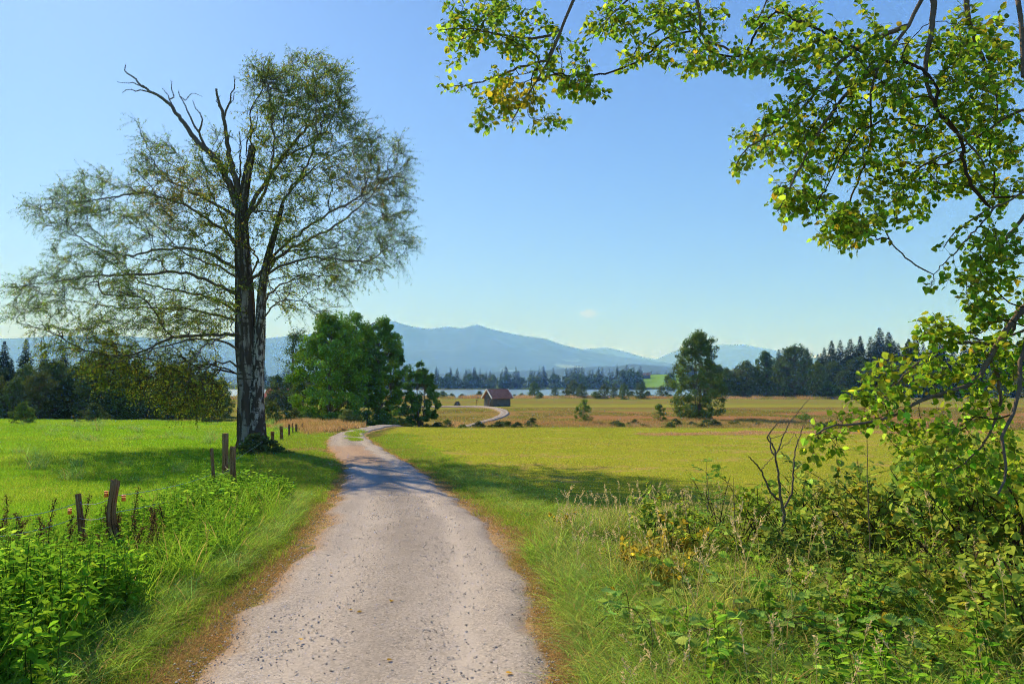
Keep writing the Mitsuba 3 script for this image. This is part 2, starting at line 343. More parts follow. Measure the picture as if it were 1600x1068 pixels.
# ------------------------------------------------------------------ the setting
scene['ground'] = mikit.ply(ground_mesh, 'ground_mat', smooth=True)
tag('ground', 'grassy ground of meadows reaching to the lake and the hills', 'ground', kind='structure')
sm, suv = ribbon(Lr, Rr, 14, .012, -.03, .26, 11)
scene['path_shoulder'] = mikit.ply(sm, 'shoulder_mat', smooth=True, uv=suv)
tag('path_shoulder', 'dry tan strip of trodden soil and straw along the gravel path', 'verge', kind='structure')
rm, ruv = ribbon(Lr, Rr, 26, .045, -.03, .0, 21)
scene['gravel_path'] = mikit.ply(rm, 'gravel_mat', smooth=True, uv=ruv)
tag('gravel_path', 'pale gravel path winding through the meadows to the hut', 'path', kind='structure')
lx = np.array([[-420, 300], [400, 300], [400, 850], [-420, 850]])
scene['lake'] = mikit.ply((np.c_[lx, np.full(4, LAKE_Z)], np.array([[0, 1, 2], [0, 2, 3]])), 'water_mat')
tag('lake', 'pale blue lake behind the low meadow', 'lake', kind='structure')

def ridge(name, pts, dist, half, seed, label, rough=.28):
    pts = np.array(pts, float)
    x = (pts[:, 0] - 800) / F * dist; hgt = (HOR - pts[:, 1]) / F * dist
    U = np.linspace(x[0], x[-1], 300); Vv = np.linspace(-1, 1, 70)
    h = PchipInterpolator(x, hgt)(U)
    X, V = np.meshgrid(U, Vv, indexing='ij')
    warp = (meshkit.fbm(np.stack([X / (half * .5), V * 0, V * 0], -1), 3, seed) - .5) * .4
    a = np.abs(V)
    spur = meshkit.fbm(np.stack([X / (half * .22) + V * 1.3, V * 1.6, V * 0], -1), 5, seed + 3)
    Z = h[:, None] * (1 - a) ** (1.15) * (1 + 2.2 * rough * (spur - .5) * np.minimum(1, a * 3.5)) - 40 * a ** 2
    Y = dist + V * half + warp * half * .5 * np.minimum(1, a * 3)
    n, m = X.shape
    i, j = np.meshgrid(np.arange(n - 1), np.arange(m - 1), indexing='ij')
    q = np.stack([i * m + j, (i + 1) * m + j, (i + 1) * m + j + 1, i * m + j + 1], -1).reshape(-1, 4)
    key = num(name)
    scene[key] = mikit.ply((np.stack([X, Y, Z], -1).reshape(-1, 3), np.vstack([q[:, [0, 1, 2]], q[:, [0, 2, 3]]])), 'mountain_mat', smooth=True)
    tag(key, label, 'mountain', kind='structure')
ridge('mountain', [(-900, 560), (-500, 530), (-200, 515), (0, 527), (150, 522), (300, 530), (400, 528), (470, 522), (540, 512), (592, 502), (612, 499), (628, 504), (650, 509), (672, 512), (700, 509), (720, 511), (745, 505.5), (762, 511), (790, 517.5), (820, 523.5), (850, 528), (880, 538), (920, 547), (960, 555), (1000, 561), (1035, 566), (1100, 578), (1250, 596)], 10500, 3600, 4, 'long blue mountain with a small peak above the lake')
ridge('mountain', [(700, 596), (820, 566), (900, 547), (925, 543), (945, 542), (962, 545), (985, 551), (1005, 557), (1025, 561), (1045, 568), (1100, 590)], 14500, 2600, 8, 'paler ridge showing behind the right flank of the long mountain', .15)
ridge('mountain', [(960, 596), (1000, 568), (1025, 560), (1060, 546), (1100, 540), (1130, 537.5), (1160, 537), (1180, 541), (1200, 544), (1230, 552), (1300, 560), (1420, 556), (1600, 552), (2000, 560)], 15500, 3200, 12, 'pale far mountain behind the multi-stemmed tree', .15)
ridge('foothill', [(-700, 590), (-300, 584), (0, 588), (200, 592), (330, 589), (400, 587), (450, 588), (520, 592), (640, 590), (690, 583), (760, 581), (850, 577), (900, 573), (960, 571), (990, 568), (1020, 570), (1060, 573), (1120, 577), (1200, 575), (1400, 578), (2000, 580)], 4600, 1300, 16, 'dark blue wooded foothills in front of the mountains')

scene['haze'] = {'type': 'cube', 'to_world': T().translate([0, 0, (-75 + 1040) / 2]).scale([27000, 27000, (1040 + 75) / 2]), 'bsdf': {'type': 'null'}, 'interior': {'type': 'ref', 'id': 'air'}}
tag('haze', 'thin summer haze that turns the far hills blue', 'haze', kind='stuff')

# ------------------------------------------------------------------ branching skeletons
class Skel:
    def __init__(s, cap=200000):
        s.P = np.zeros((cap, 3)); s.par = np.full(cap, -1); s.L = np.zeros(cap); s.R = np.zeros(cap); s.open = np.ones(cap, bool); s.n = 0; s.chains = []
    def chain(s, pts, parent=-1, r=None, open_=True):
        pts = np.asarray(pts, float)
        k = np.arange(s.n, s.n + len(pts)); s.P[k] = pts
        s.par[k[0]] = parent; s.par[k[1:]] = k[:-1]
        step = np.linalg.norm(np.diff(np.vstack([s.P[parent:parent + 1] if parent >= 0 else pts[:1], pts]), axis=0), axis=1)
        s.L[k] = (s.L[parent] if parent >= 0 else 0) + np.cumsum(step)
        s.open[k] = open_
        if r is not None: s.R[k] = r
        s.n += len(pts); s.chains.append(np.r_[[parent] if parent >= 0 else [], k].astype(int))
        return k
    def nearest(s, p): return int(np.argmin(np.linalg.norm(s.P[:s.n] - p, axis=1)))
    def limb(s, pts, r0, r1, m=None, parent=None, open_=True, wig=0.0, rng=None):
        pts = np.asarray(pts, float)
        ln = np.linalg.norm(np.diff(pts, axis=0), axis=1).sum()
        q = spline(pts, m or max(6, int(ln / .22)))
        if wig: q[1:] += rng.normal(0, wig, q[1:].shape)
        if parent is None and s.n: parent = s.nearest(q[0])
        return s.chain(q, -1 if parent is None else parent, np.linspace(r0, r1, len(q)), open_)
    def grow(s, targets, step, wl, rng, bow=.25, wob=.02):
        tree = np.linalg.norm(targets[:, None] - s.P[None, :s.n:max(1, s.n // 400)], axis=2).min(1)
        for a in targets[np.argsort(tree)]:
            d = np.linalg.norm(s.P[:s.n] - a, axis=1)
            i = int(np.argmin(np.where(s.open[:s.n], d + wl * s.L[:s.n], 1e9)))
            if d[i] < step * .6: continue
            pr = s.par[i]
            t0 = unit(s.P[i] - s.P[pr]) if pr >= 0 else np.zeros(3)
            m = max(2, int(d[i] / step))
            t = np.linspace(0, 1, m + 1)[1:, None]
            q = s.P[i] * (1 - t) + a * t + t0 * (bow * d[i]) * (t * (1 - t) * 2.2) + rng.normal(0, wob, (m, 3)) * np.sqrt(d[i]) * t
            s.chain(q, i)
    def radii(s, tip, power, most=9):
        c = np.zeros(s.n); kids = np.zeros(s.n)
        has = np.zeros(s.n, bool); has[s.par[:s.n][s.par[:s.n] >= 0]] = True
        c[~has] = 1
        for i in range(s.n - 1, -1, -1):
            if s.par[i] >= 0: c[s.par[i]] += c[i]
        s.tips = c
        return np.minimum(np.maximum(np.where(s.R[:s.n] > 0, s.R[:s.n], tip * np.maximum(c, 1) ** power), tip * .5), most)

def rand_dir(rng, n): return unit(rng.normal(size=(n, 3)))

def blob_points(rng, blobs, n, depth):
    """Points in ellipsoids given as (px, py, rx, ry, weight, depth spread) at a mean depth."""
    b = np.array(blobs, float)
    k = rng.choice(len(b), n, p=b[:, 4] / b[:, 4].sum())
    u = rand_dir(rng, n) * rng.random((n, 1)) ** (1 / 2.4)
    px, py = b[k, 0] + b[k, 2] * u[:, 0], b[k, 1] + b[k, 3] * u[:, 1]
    return pix(px, py, depth + b[k, 5] * u[:, 2]), k

# ------------------------------------------------------------------ the big birch by the fence
def build_birch():
    rng = np.random.default_rng(7)
    D = 31.0
    key = thing('birch_tree', 'tall old birch with twin trunk, sparse leaves and dead bare top limbs beside the fence', 'tree')
    base = pix(393, 706, D); gz = float(H(base[0], base[1]))
    def line(p, d0=0, d1=0):
        p = np.array(p, float); return pix(p[:, 0], p[:, 1], D + np.linspace(d0, d1, len(p)))
    def stem(p, r, sides, rough, seed, dy=0):
        c = spline(line(p, dy, 0), 90)
        rad = PchipInterpolator(np.linspace(0, 1, len(r)), r)(np.linspace(0, 1, 90))
        v, f = tube(c, rad, sides)
        cc = np.repeat(c, sides, 0); body = v[:-2]
        out = unit(body - cc)
        g = np.tile(np.arange(sides) / sides, 90)
        nz = meshkit.fbm(np.c_[np.cos(g * 6.283) * 2.2, np.sin(g * 6.283) * 2.2, body[:, 2] * .55], 4, seed) - .5
        body = body + out * (nz * rough * 2 * np.repeat(rad, sides))[:, None]
        lobes = np.cos(g * 6.283 * 5 + .7) * .13 * np.clip(1.2 - (body[:, 2] - gz), 0, 1.2) ** 2
        v = np.vstack([body + out * (lobes * np.repeat(rad, sides))[:, None], v[-2:]])
        uv = np.vstack([np.c_[np.abs(((g + .5) % 1) * 2 - 1) * 1.0, body[:, 2] - gz], [[.5, 0], [.5, c[-1, 2]]]])
        i = f'{key}__trunk' if f'{key}__trunk' not in scene else f'{key}__trunk_001'
        scene[i] = mikit.ply((v, f), 'birch_bark' if i.endswith('k') else 'birch_bark_young', smooth=True, uv=uv)
        return c, rad, i
    tr, trr, k0 = stem([(391, 715), (391, 690), (389, 640), (387, 590), (384, 540), (383, 480), (381, 420), (378, 360), (380, 310), (388, 265), (394, 228)],
                       [.66, .5, .45, .43, .41, .38, .34, .3, .24, .18, .14], 40, .16, 5)
    t2, t2r, k1 = stem([(400, 712), (401, 680), (402, 620), (404, 560), (407, 500), (410, 450), (417, 410), (429, 365), (441, 320)],
                       [.42, .34, .28, .25, .225, .19, .16, .12, .09], 28, .1, 17, -.25)
    labels[k1] = {'label': 'slimmer white stem at the right of the trunk'}
    sk = Skel()
    sk.chain(tr[12:], -1, trr[12:] * .9, open_=True); a2 = sk.chain(t2[12:], -1, t2r[12:] * .9)
    sk.open[:30] = False; sk.open[a2[:20]] = False
    n0 = sk.n
    dead, limbs = [], []
    def limb(p, r0, r1, d0, d1, bare=False):
        k = sk.limb(line(p, d0, d1), r0, r1, wig=.03, rng=rng, open_=not bare); (dead if bare else limbs).append(len(sk.chains) - 1); return k
    # dead limbs
    limb([(376, 330), (358, 285), (336, 245), (318, 230), (301, 212), (288, 193), (276, 176), (262, 160), (245, 148), (228, 139), (210, 121), (196, 113), (197, 102)], .17, .018, 0, .8, True)
    limb([(245, 148), (225, 142), (205, 141), (190, 145)], .035, .012, .6, .9, True)
    limb([(232, 140), (215, 132), (204, 130), (183, 128)], .03, .01, .7, 1.1, True)
    limb([(322, 232), (309, 205), (297, 182), (290, 165), (281, 150), (277, 142)], .06, .014, .4, .2, True)
    limb([(311, 206), (316, 190), (308, 172), (300, 158)], .045, .012, .3, -.2, True)
    limb([(281, 185), (270, 164), (262, 146), (255, 138)], .04, .012, .5, 1.0, True)
    limb([(272, 152), (269, 138), (266, 124)], .028, .01, .6, .4, True)
    limb([(290, 157), (300, 147), (315, 150)], .02, .008, .6, .2, True)
    limb([(330, 238), (346, 222), (350, 214), (358, 232), (372, 240)], .022, .008, .2, -.3, True)
    limb([(374, 300), (362, 262), (356, 235), (353, 200), (348, 178), (342, 158), (338, 138)], .14, .045, 0, -.5, True)
    limb([(350, 185), (355, 165), (362, 148), (367, 132), (365, 118)], .05, .015, -.3, -.7, True)
    limb([(357, 165), (364, 155), (371, 141)], .02, .01, -.4, -.8, True)
    limb([(345, 170), (339, 158), (343, 150)], .02, .01, -.4, -.2, True)
    limb([(372, 305), (376, 255), (374, 205)], .05, .02, 0, .6, True)
    # live limbs
    L = [([(384, 345), (405, 300), (431, 262), (469, 211), (512, 168), (535, 150), (556, 133)], .17, .02, 0, 1.5),
         ([(395, 330), (413, 301), (426, 250), (428, 205), (424, 168), (415, 120), (410, 95)], .11, .015, 0, -1.6),
         ([(431, 262), (465, 235), (500, 215), (520, 180), (528, 140)], .09, .012, .5, 3.2), ([(440, 320), (465, 280), (490, 230), (495, 180), (490, 110)], .09, .012, -.2, -2.4),
         ([(441, 320), (480, 270), (530, 235), (560, 215)], .08, .012, 0, 2.4),
         ([(390, 440), (431, 405), (470, 380), (517, 357), (560, 325), (600, 285), (640, 262)], .13, .012, 0, 1.8),
         ([(420, 408), (460, 370), (520, 330), (575, 300), (610, 270), (622, 225)], .1, .012, 0, -2.5),
         ([(405, 440), (440, 415), (474, 405), (510, 402), (551, 409), (580, 405), (600, 392), (620, 378), (640, 376)], .1, .01, -.1, -1.2),
         ([(412, 470), (450, 440), (500, 430), (540, 440)], .07, .012, 0, 3.5), ([(411, 500), (440, 470), (470, 470), (500, 490)], .06, .01, -.2, -3),
         ([(413, 455), (470, 390), (530, 385), (590, 345), (630, 340)], .07, .01, 0, 4.2),
         ([(378, 345), (340, 320), (301, 301), (268, 282), (241, 254), (228, 225), (213, 190)], .12, .012, 0, 1.0),
         ([(381, 395), (350, 360), (320, 340), (301, 327), (250, 308), (200, 303), (168, 310), (110, 318), (55, 322)], .12, .012, 0, -1.5),
         ([(382, 430), (340, 402), (310, 390), (276, 387), (240, 392), (202, 400), (150, 385), (100, 360), (60, 350)], .13, .012, 0, 1.8),
         ([(383, 470), (330, 440), (290, 428), (258, 426), (200, 430), (142, 430), (80, 440), (20, 450)], .13, .012, 0, -2.2),
         ([(384, 500), (340, 470), (280, 455), (220, 440), (160, 400), (110, 380)], .1, .012, 0, 3.8), ([(384, 505), (330, 490), (260, 480), (180, 480), (110, 470), (50, 480)], .1, .012, 0, 4.5),
         ([(385, 530), (340, 522), (300, 524), (266, 528), (230, 545), (203, 553), (175, 556), (150, 552), (110, 535), (78, 520), (30, 505)], .13, .01, 0, -1.8),
         ([(386, 560), (330, 530), (260, 540), (200, 560), (150, 570)], .09, .01, 0, -4.2), ([(387, 578), (365, 568), (350, 564), (320, 575), (290, 600), (270, 620)], .08, .01, 0, -2.4),
         ([(386, 590), (350, 575), (300, 570), (250, 590), (215, 610)], .07, .01, 0, 2.6), ([(384, 520), (340, 530), (300, 560), (330, 600)], .06, .01, .1, -4.5),
         ([(382, 440), (400, 400), (380, 380), (340, 370)], .08, .012, 0, -4.5), ([(381, 400), (360, 370), (330, 300), (300, 250)], .08, .012, 0, 3.8),
         ([(383, 460), (350, 420), (300, 400), (250, 360), (220, 330)], .09, .012, 0, -4), ([(379, 350), (400, 330), (430, 330), (480, 310)], .08, .012, 0, -4),
         ([(380, 320), (385, 280), (385, 230), (400, 180)], .07, .012, 0, 3)]
    for p, r0, r1, d0, d1 in L: limb(p, r0 * .6, r1, d0, d1)
    blobs = [(485, 150, 68, 72, 1.5, 2.2), (505, 250, 105, 85, 1.5, 3), (590, 280, 65, 75, 1, 2.5), (570, 380, 85, 55, .8, 3), (470, 430, 85, 65, .8, 3), (440, 330, 85, 100, .9, 3.4), (415, 125, 32, 45, .5, 1.2),
             (420, 200, 40, 80, .6, 2), (300, 330, 100, 85, 1.2, 3.6), (195, 320, 105, 70, 1, 3), (105, 325, 65, 42, .6, 2), (180, 420, 120, 62, 1.1, 3.6), (60, 470, 62, 55, .5, 2.2), (260, 500, 130, 62, 1.3, 4),
             (265, 585, 85, 50, 1.2, 2.8), (180, 565, 60, 40, .7, 2.4), (300, 622, 60, 26, .4, 2), (130, 530, 80, 40, .6, 2.4), (330, 430, 70, 100, .7, 3.6), (340, 260, 60, 60, .5, 2.5), (250, 260, 50, 50, .45, 2), (320, 590, 40, 50, .5, 2)]
    tg, _ = blob_points(rng, blobs, 2700, D)
    sk.grow(tg, .16, .22, rng, wob=.007)
    rad = sk.radii(.0075, .42)
    big, small = [], MB()
    deadm = [MB() for _ in range(3)]
    for ci, c in enumerate(sk.chains):
        if ci < 2: continue
        r = rad[c].copy(); r[0] = min(r[0], r[1] * 1.25)
        if ci in dead:
            j = 0 if ci - 2 < 9 else 1
            v, f = tube(sk.P[c], np.maximum(r, .008), 8); deadm[j].add(v, f)
        else:
            v, f = tube(sk.P[c], r, 7 if r[1] > .03 else 4, cap=False); big.append((v, f)) if ci in limbs else small.add(v, f)
    part(key, 'dead_limb', deadm[0].mesh(), 'bark', smooth=True, label='bare dead limb forking up to the left')
    part(key, 'dead_limb', deadm[1].mesh(), 'bark', smooth=True, label='bare broken dead limb standing upright')
    for m_ in big: part(key, 'limb', m_, 'bark', smooth=True)
    # fine drooping twigs
    tips = np.nonzero((sk.tips <= 3) & (np.arange(sk.n) > n0) & (rad < .02) & sk.open[:sk.n])[0]
    nt = 19500
    at = rng.choice(tips, nt); par = sk.par[at]
    d0 = unit(sk.P[at] - sk.P[np.maximum(par, 0)]); ax = sk.P[at] - np.array([base[0], D, 0]); ax[:, 2] = .25 * (sk.P[at][:, 2] - 6)
    dirs = unit(d0 * .6 + unit(ax) * .55 + rand_dir(rng, nt) * .8)
    ln = rng.uniform(.25, .95, nt); m = 5
    s = np.linspace(0, 1, m)[None, :, None]
    tw = sk.P[at][:, None] + dirs[:, None] * (ln[:, None, None] * s) + np.array([0, 0, -1]) * (ln[:, None, None] * .2 * s ** 2) + rng.normal(0, .008, (nt, m, 3)) * s
    v, f = tubes(tw, np.linspace(.006, .003, m)[None] * np.ones((nt, 1)))
    small.add(v, f)
    part(key, 'twigs', small.mesh(), 'twig_bark', kind='stuff')
    # leaves: few on the far left and at the outermost right, most on the upper right and the low left
    qx, qy, _ = project(sk.P[at])
    dens = 6.3 + 4.8 * np.exp(-((qx - 480) / 75) ** 2 - ((qy - 170) / 90) ** 2) - 2.5 * np.exp(-((qx - 270) / 85) ** 2 - ((qy - 580) / 50) ** 2) + 1.5 * np.exp(-((qx - 300) / 60) ** 2 - ((qy - 330) / 50) ** 2) \
        - 2.0 * np.clip((170 - qx) / 120, 0, 1) * (qy < 480) - 1.8 * np.clip((qx - 590) / 60, 0, 1)
    cnt = rng.poisson(np.clip(dens, 1.5, 16))
    idx = np.repeat(np.arange(nt), cnt); n = len(idx)
    u = rng.uniform(.15, 1.05, n); k = np.minimum((u * (m - 1)).astype(int), m - 2); w = (u * (m - 1) - k)[:, None]
    P = tw[idx, k] * (1 - w) + tw[idx, k + 1] * w + rng.normal(0, .022, (n, 3))
    A = unit(rand_dir(rng, n) * .8 + np.array([0, 0, -.55])); N = unit(rand_dir(rng, n) + np.array([0, 0, .5]))
    v, f = leaves(P, A, N, rng.uniform(.05, .092, n), RHOMB)
    lx_, ly_, _ = project(P)
    ye = .09 + .45 * np.exp(-((lx_ - 270) / 55) ** 2 - ((ly_ - 310) / 45) ** 2) + .35 * np.exp(-((lx_ - 565) / 45) ** 2 - ((ly_ - 285) / 35) ** 2)
    c = tint(rng, n, (.078, .125, .018), .3)
    yel = rng.random(n) < ye
    c[yel] = np.array([.36, .27, .035]) * np.exp(rng.normal(0, .3, (yel.sum(), 1)))
    olive = (~yel) & (ly_ > 520) & (lx_ < 380); c[olive] = c[olive] * np.array([1.1, 1.02, .9])
    part(key, 'foliage', (v, f), 'sunny_leaf', color=rep(c, 4), kind='stuff')
build_birch()

# ------------------------------------------------------------------ overhanging tree at the right
def big_leaf(rng, P, A, N, size, base, yellow=.04, var=.22):
    v, f = leaves(P, A, N, size, ROUND)
    return v, f, tint(rng, len(P), base, var, .12, yellow)

def build_overhang():
    rng = np.random.default_rng(21)
    key = thing('overhanging_tree', 'leafy broad-leaved tree reaching in from the right edge with long branches against the sky', 'tree')
    def line(p, d0, d1):
        p = np.array(p, float); return pix(p[:, 0], p[:, 1], np.linspace(d0, d1, len(p)))
    tx, ty = 5.0, 4.9
    tr = spline(np.array([[tx, ty, H(tx, ty) - .1], [tx + .05, ty, 1.5], [tx - .1, ty + .05, 3.5], [tx + .05, ty + .1, 5.5], [tx - .05, ty, 7.5], [tx, ty, 9.5]]), 60)
    sk = Skel(); sk.chain(tr, -1, np.linspace(.24, .06, 60)); sk.open[:60] = False
    v, f = tube(tr, np.r_[.3, .26, np.linspace(.24, .06, 58)], 20); part(key, 'trunk', (v, f), 'bark', smooth=True)
    limbs = []
    def limb(p, r0, r1, d0=None, d1=None, root=None):
        q = line(p, d0, d1)
        if root is not None: q = np.vstack([tr[root], q])
        sk.limb(q, r0, r1, m=max(8, len(q) * 5), wig=.004, rng=rng); limbs.append(len(sk.chains) - 1)
    limb([(1560, -160), (1480, -60), (1441, 0), (1418, 41), (1377, 100), (1362, 141), (1361, 190), (1362, 232)], .038, .005, 5.0, 5.2, 42)
    limb([(1453, -20), (1456, 40), (1447, 100), (1453, 147), (1482, 194), (1524, 235), (1540, 260)], .022, .005, 5.05, 4.7)
    limb([(1510, -20), (1518, 47), (1535, 90), (1553, 129), (1556, 180)], .02, .005, 5.0, 5.4)
    limb([(1590, 0), (1597, 60), (1598, 120)], .03, .012, 4.8, 4.6, 40)
    limb([(1418, 41), (1370, 60), (1320, 90), (1270, 150), (1220, 200), (1165, 235), (1150, 262)], .018, .004, 5.1, 5.6)
    limb([(1377, 100), (1330, 140), (1290, 190), (1250, 260), (1215, 330)], .016, .004, 5.15, 4.8)
    limb([(1362, 200), (1350, 260), (1330, 310), (1320, 380)], .01, .004, 5.2, 5.5)
    limb([(1600, -200), (1400, -330), (1150, -300), (980, -160), (905, -20), (877, 47), (854, 100), (836, 129), (815, 165), (800, 190)], .06, .005, 5.2, 5.9, 50)
    limb([(854, 95), (800, 110), (745, 130), (700, 135), (690, 135)], .011, .003, 5.9, 6.2)
    limb([(877, 47), (820, 60), (760, 50), (710, 45), (683, 47)], .012, .003, 5.85, 5.5)
    limb([(838, 128), (870, 118), (900, 130), (940, 142)], .009, .003, 5.9, 5.7)
    limb([(1250, -310), (1120, -120), (1089, -10), (1093, 30), (1100, 60), (1125, 72), (1148, 82), (1180, 95), (1205, 110)], .03, .004, 5.5, 6.0)
    limb([(1093, 20), (1040, 40), (1000, 70), (980, 105)], .011, .003, 5.8, 5.9)
    limb([(1040, -100), (1010, -30), (960, 20), (925, 60)], .014, .003, 5.7, 5.5)
    limb([(1300, -200), (1240, -60), (1200, 0), (1180, 40)], .018, .004, 5.4, 5.8)
    limb([(1680, 240), (1600, 300), (1570, 316), (1541, 329), (1510, 350), (1490, 365), (1474, 386)], .016, .003, 4.9, 4.7, 24)
    limb([(1560, 320), (1541, 341), (1510, 375), (1482, 405), (1462, 425), (1456, 445)], .007, .002, 4.8, 4.5)
    limb([(1700, 330), (1620, 450), (1600, 480), (1569, 521), (1547, 561), (1522, 596), (1475, 614), (1425, 633), (1381, 655), (1330, 662), (1275, 677)], .038, .005, 4.6, 4.3, 20)
    limb([(1690, 440), (1600, 540), (1594, 590), (1587, 636), (1566, 683), (1570, 730), (1560, 770)], .03, .006, 4.3, 4.0, 17)
    limb([(1585, 490), (1553, 536), (1500, 536), (1460, 552), (1428, 572), (1400, 600), (1372, 632)], .012, .004, 4.7, 4.9)
    limb([(1660, 400), (1600, 516), (1540, 530), (1480, 520), (1432, 500)], .014, .003, 4.7, 5.0)
    limb([(1640, 300), (1590, 350), (1550, 400), (1510, 440)], .016, .003, 4.8, 5.1)
    limb([(1660, 160), (1580, 180), (1520, 220), (1440, 260), (1400, 310)], .02, .004, 4.9, 5.3, 30)
    limb([(1547, 561), (1560, 640), (1530, 700), (1480, 740)], .012, .004, 4.5, 4.7)
    B = [(720, 60, 38, 50, .8, .3), (795, 60, 85, 58, 1.6, .5), (800, 150, 62, 46, 1.5, .4), (880, 95, 50, 42, .9, .3), (905, 140, 36, 26, .6, .3), (760, 15, 75, 25, .9, .4), (855, 192, 32, 18, .4, .2), (760, 190, 25, 18, .3, .2),
         (960, 35, 48, 42, .8, .4), (1000, 90, 26, 32, .4, .2), (1060, 60, 62, 48, 1.1, .4), (1110, 85, 78, 38, 1, .4), (1170, 95, 38, 18, .4, .2), (1040, 15, 120, 25, 1, .5), (1205, 30, 58, 40, .8, .4),
         (1300, 90, 118, 98, 3.8, .7), (1235, 200, 66, 58, 1.9, .4), (1180, 225, 36, 36, .6, .3), (1160, 258, 18, 14, .2, .2), (1320, 230, 95, 66, 2.6, .5), (1250, 312, 50, 34, 1.2, .3), (1330, 352, 58, 42, 1.4, .3), (1400, 305, 62, 48, 1.4, .4),
         (1420, 130, 110, 120, 3.6, .7), (1525, 100, 80, 100, 3.0, .7), (1545, 220, 72, 66, 2.2, .5), (1440, 240, 60, 56, 1, .5), (1500, 290, 60, 24, .6, .3), (1570, 300, 40, 32, .6, .3),
         (1560, 390, 46, 58, 0.88, .4), (1525, 430, 46, 38, 0.64, .3), (1560, 480, 48, 42, 0.72, .4), (1470, 512, 34, 20, 0.32, .3), (1530, 530, 60, 36, 0.72, .4), (1585, 560, 40, 40, 0.40, .4),
         (1440, 575, 58, 36, 0.36, .4), (1378, 595, 46, 42, 0.40, .4), (1500, 600, 80, 56, 0.65, .4), (1350, 645, 48, 40, 0.36, .3), (1420, 665, 80, 46, 0.50, .4), (1300, 690, 38, 28, 0.25, .3), (1520, 680, 80, 56, 0.60, .4), (1570, 740, 46, 46, 0.40, .4), (1470, 740, 70, 35, 0.45, .4)]
    depth_of = lambda x, y: np.where(y > 340, 4.6, np.where(x < 1230, 5.75, 5.15))
    b = np.array(B); n = 1600
    k = rng.choice(len(b), n, p=b[:, 4] / b[:, 4].sum()); u = rand_dir(rng, n) * rng.random((n, 1)) ** (1 / 2.4)
    px, py = b[k, 0] + b[k, 2] * u[:, 0], b[k, 1] + b[k, 3] * u[:, 1]
    tg = pix(px, py, depth_of(b[k, 0], b[k, 1]) + b[k, 5] * u[:, 2])
    sk.grow(tg, .035, .12, rng, wob=.01)
    rad = sk.radii(.0014, .37)
    big, small = MB(), MB()
    for ci, c in enumerate(sk.chains):
        if ci == 0: continue
        r = rad[c].copy(); r[0] = min(r[0], r[1] * 1.2)
        if ci in limbs: v, f = tube(sk.P[c], r, 9); part(key, 'limb', (v, f), 'bark', smooth=True)
        else: small.add(*tube(sk.P[c], r, 4, cap=False))
    part(key, 'twigs', small.mesh(), 'twig_bark', kind='stuff')
    # leaves in sprays along the last hand's breadth of every twig
    cand = np.nonzero((sk.tips <= 4) & (np.arange(sk.n) > 60) & (rad < .006))[0]
    n = 16500
    at = np.concatenate([rng.permutation(cand) for _ in range(1 + n // len(cand))])[:n]; P0 = sk.P[at]; dirn = unit(P0 - sk.P[np.maximum(sk.par[at], 0)])
    A = unit(dirn * .45 + rand_dir(rng, n) * .75 + np.array([0, 0, -.35])); pet = rng.uniform(.012, .04, n)
    P = P0 + A * pet[:, None] + rng.normal(0, .02, (n, 3))
    N = unit(rand_dir(rng, n) * .75 + np.array([0, 0, .8]) + np.array([.0, -.25, 0]))
    size = .022 + .031 * rng.random(n) ** 1.3
    qx, qy, qz = project(P)
    c = tint(rng, n, (.1, .165, .014), .36, .2, .02)
    yl = np.exp(-((qx - 805) / 45) ** 2 - ((qy - 150) / 38) ** 2) > rng.random(n) * 1.15
    c[yl] = np.array([.4, .36, .03]) * np.exp(rng.normal(0, .2, (yl.sum(), 1)))
    # the 300 that show largest are parts of their own
    show = np.where((qx > 0) & (qx < 1600) & (qy > 0) & (qy < 1068), size / qz, 0)
    near = np.argsort(-show)[:300]; rest = np.setdiff1d(np.arange(n), near)
    pm = [tubes(np.stack([P0, P], 1), np.full((n, 2), .0009))]
    v, f = leaves(P[rest], A[rest], N[rest], size[rest], ROUND)
    part(key, 'foliage', (v, f), 'sunny_leaf', color=rep(c[rest], 9), kind='stuff')
    part(key, 'petioles', pm[0], 'bark', kind='stuff')
    for i in near:
        v, f = leaves(P[i:i + 1], A[i:i + 1], N[i:i + 1], size[i:i + 1], ROUND)
        part(key, 'leaf', (v, f), 'sunny_leaf', color=rep(c[i:i + 1], 9))
build_overhang()

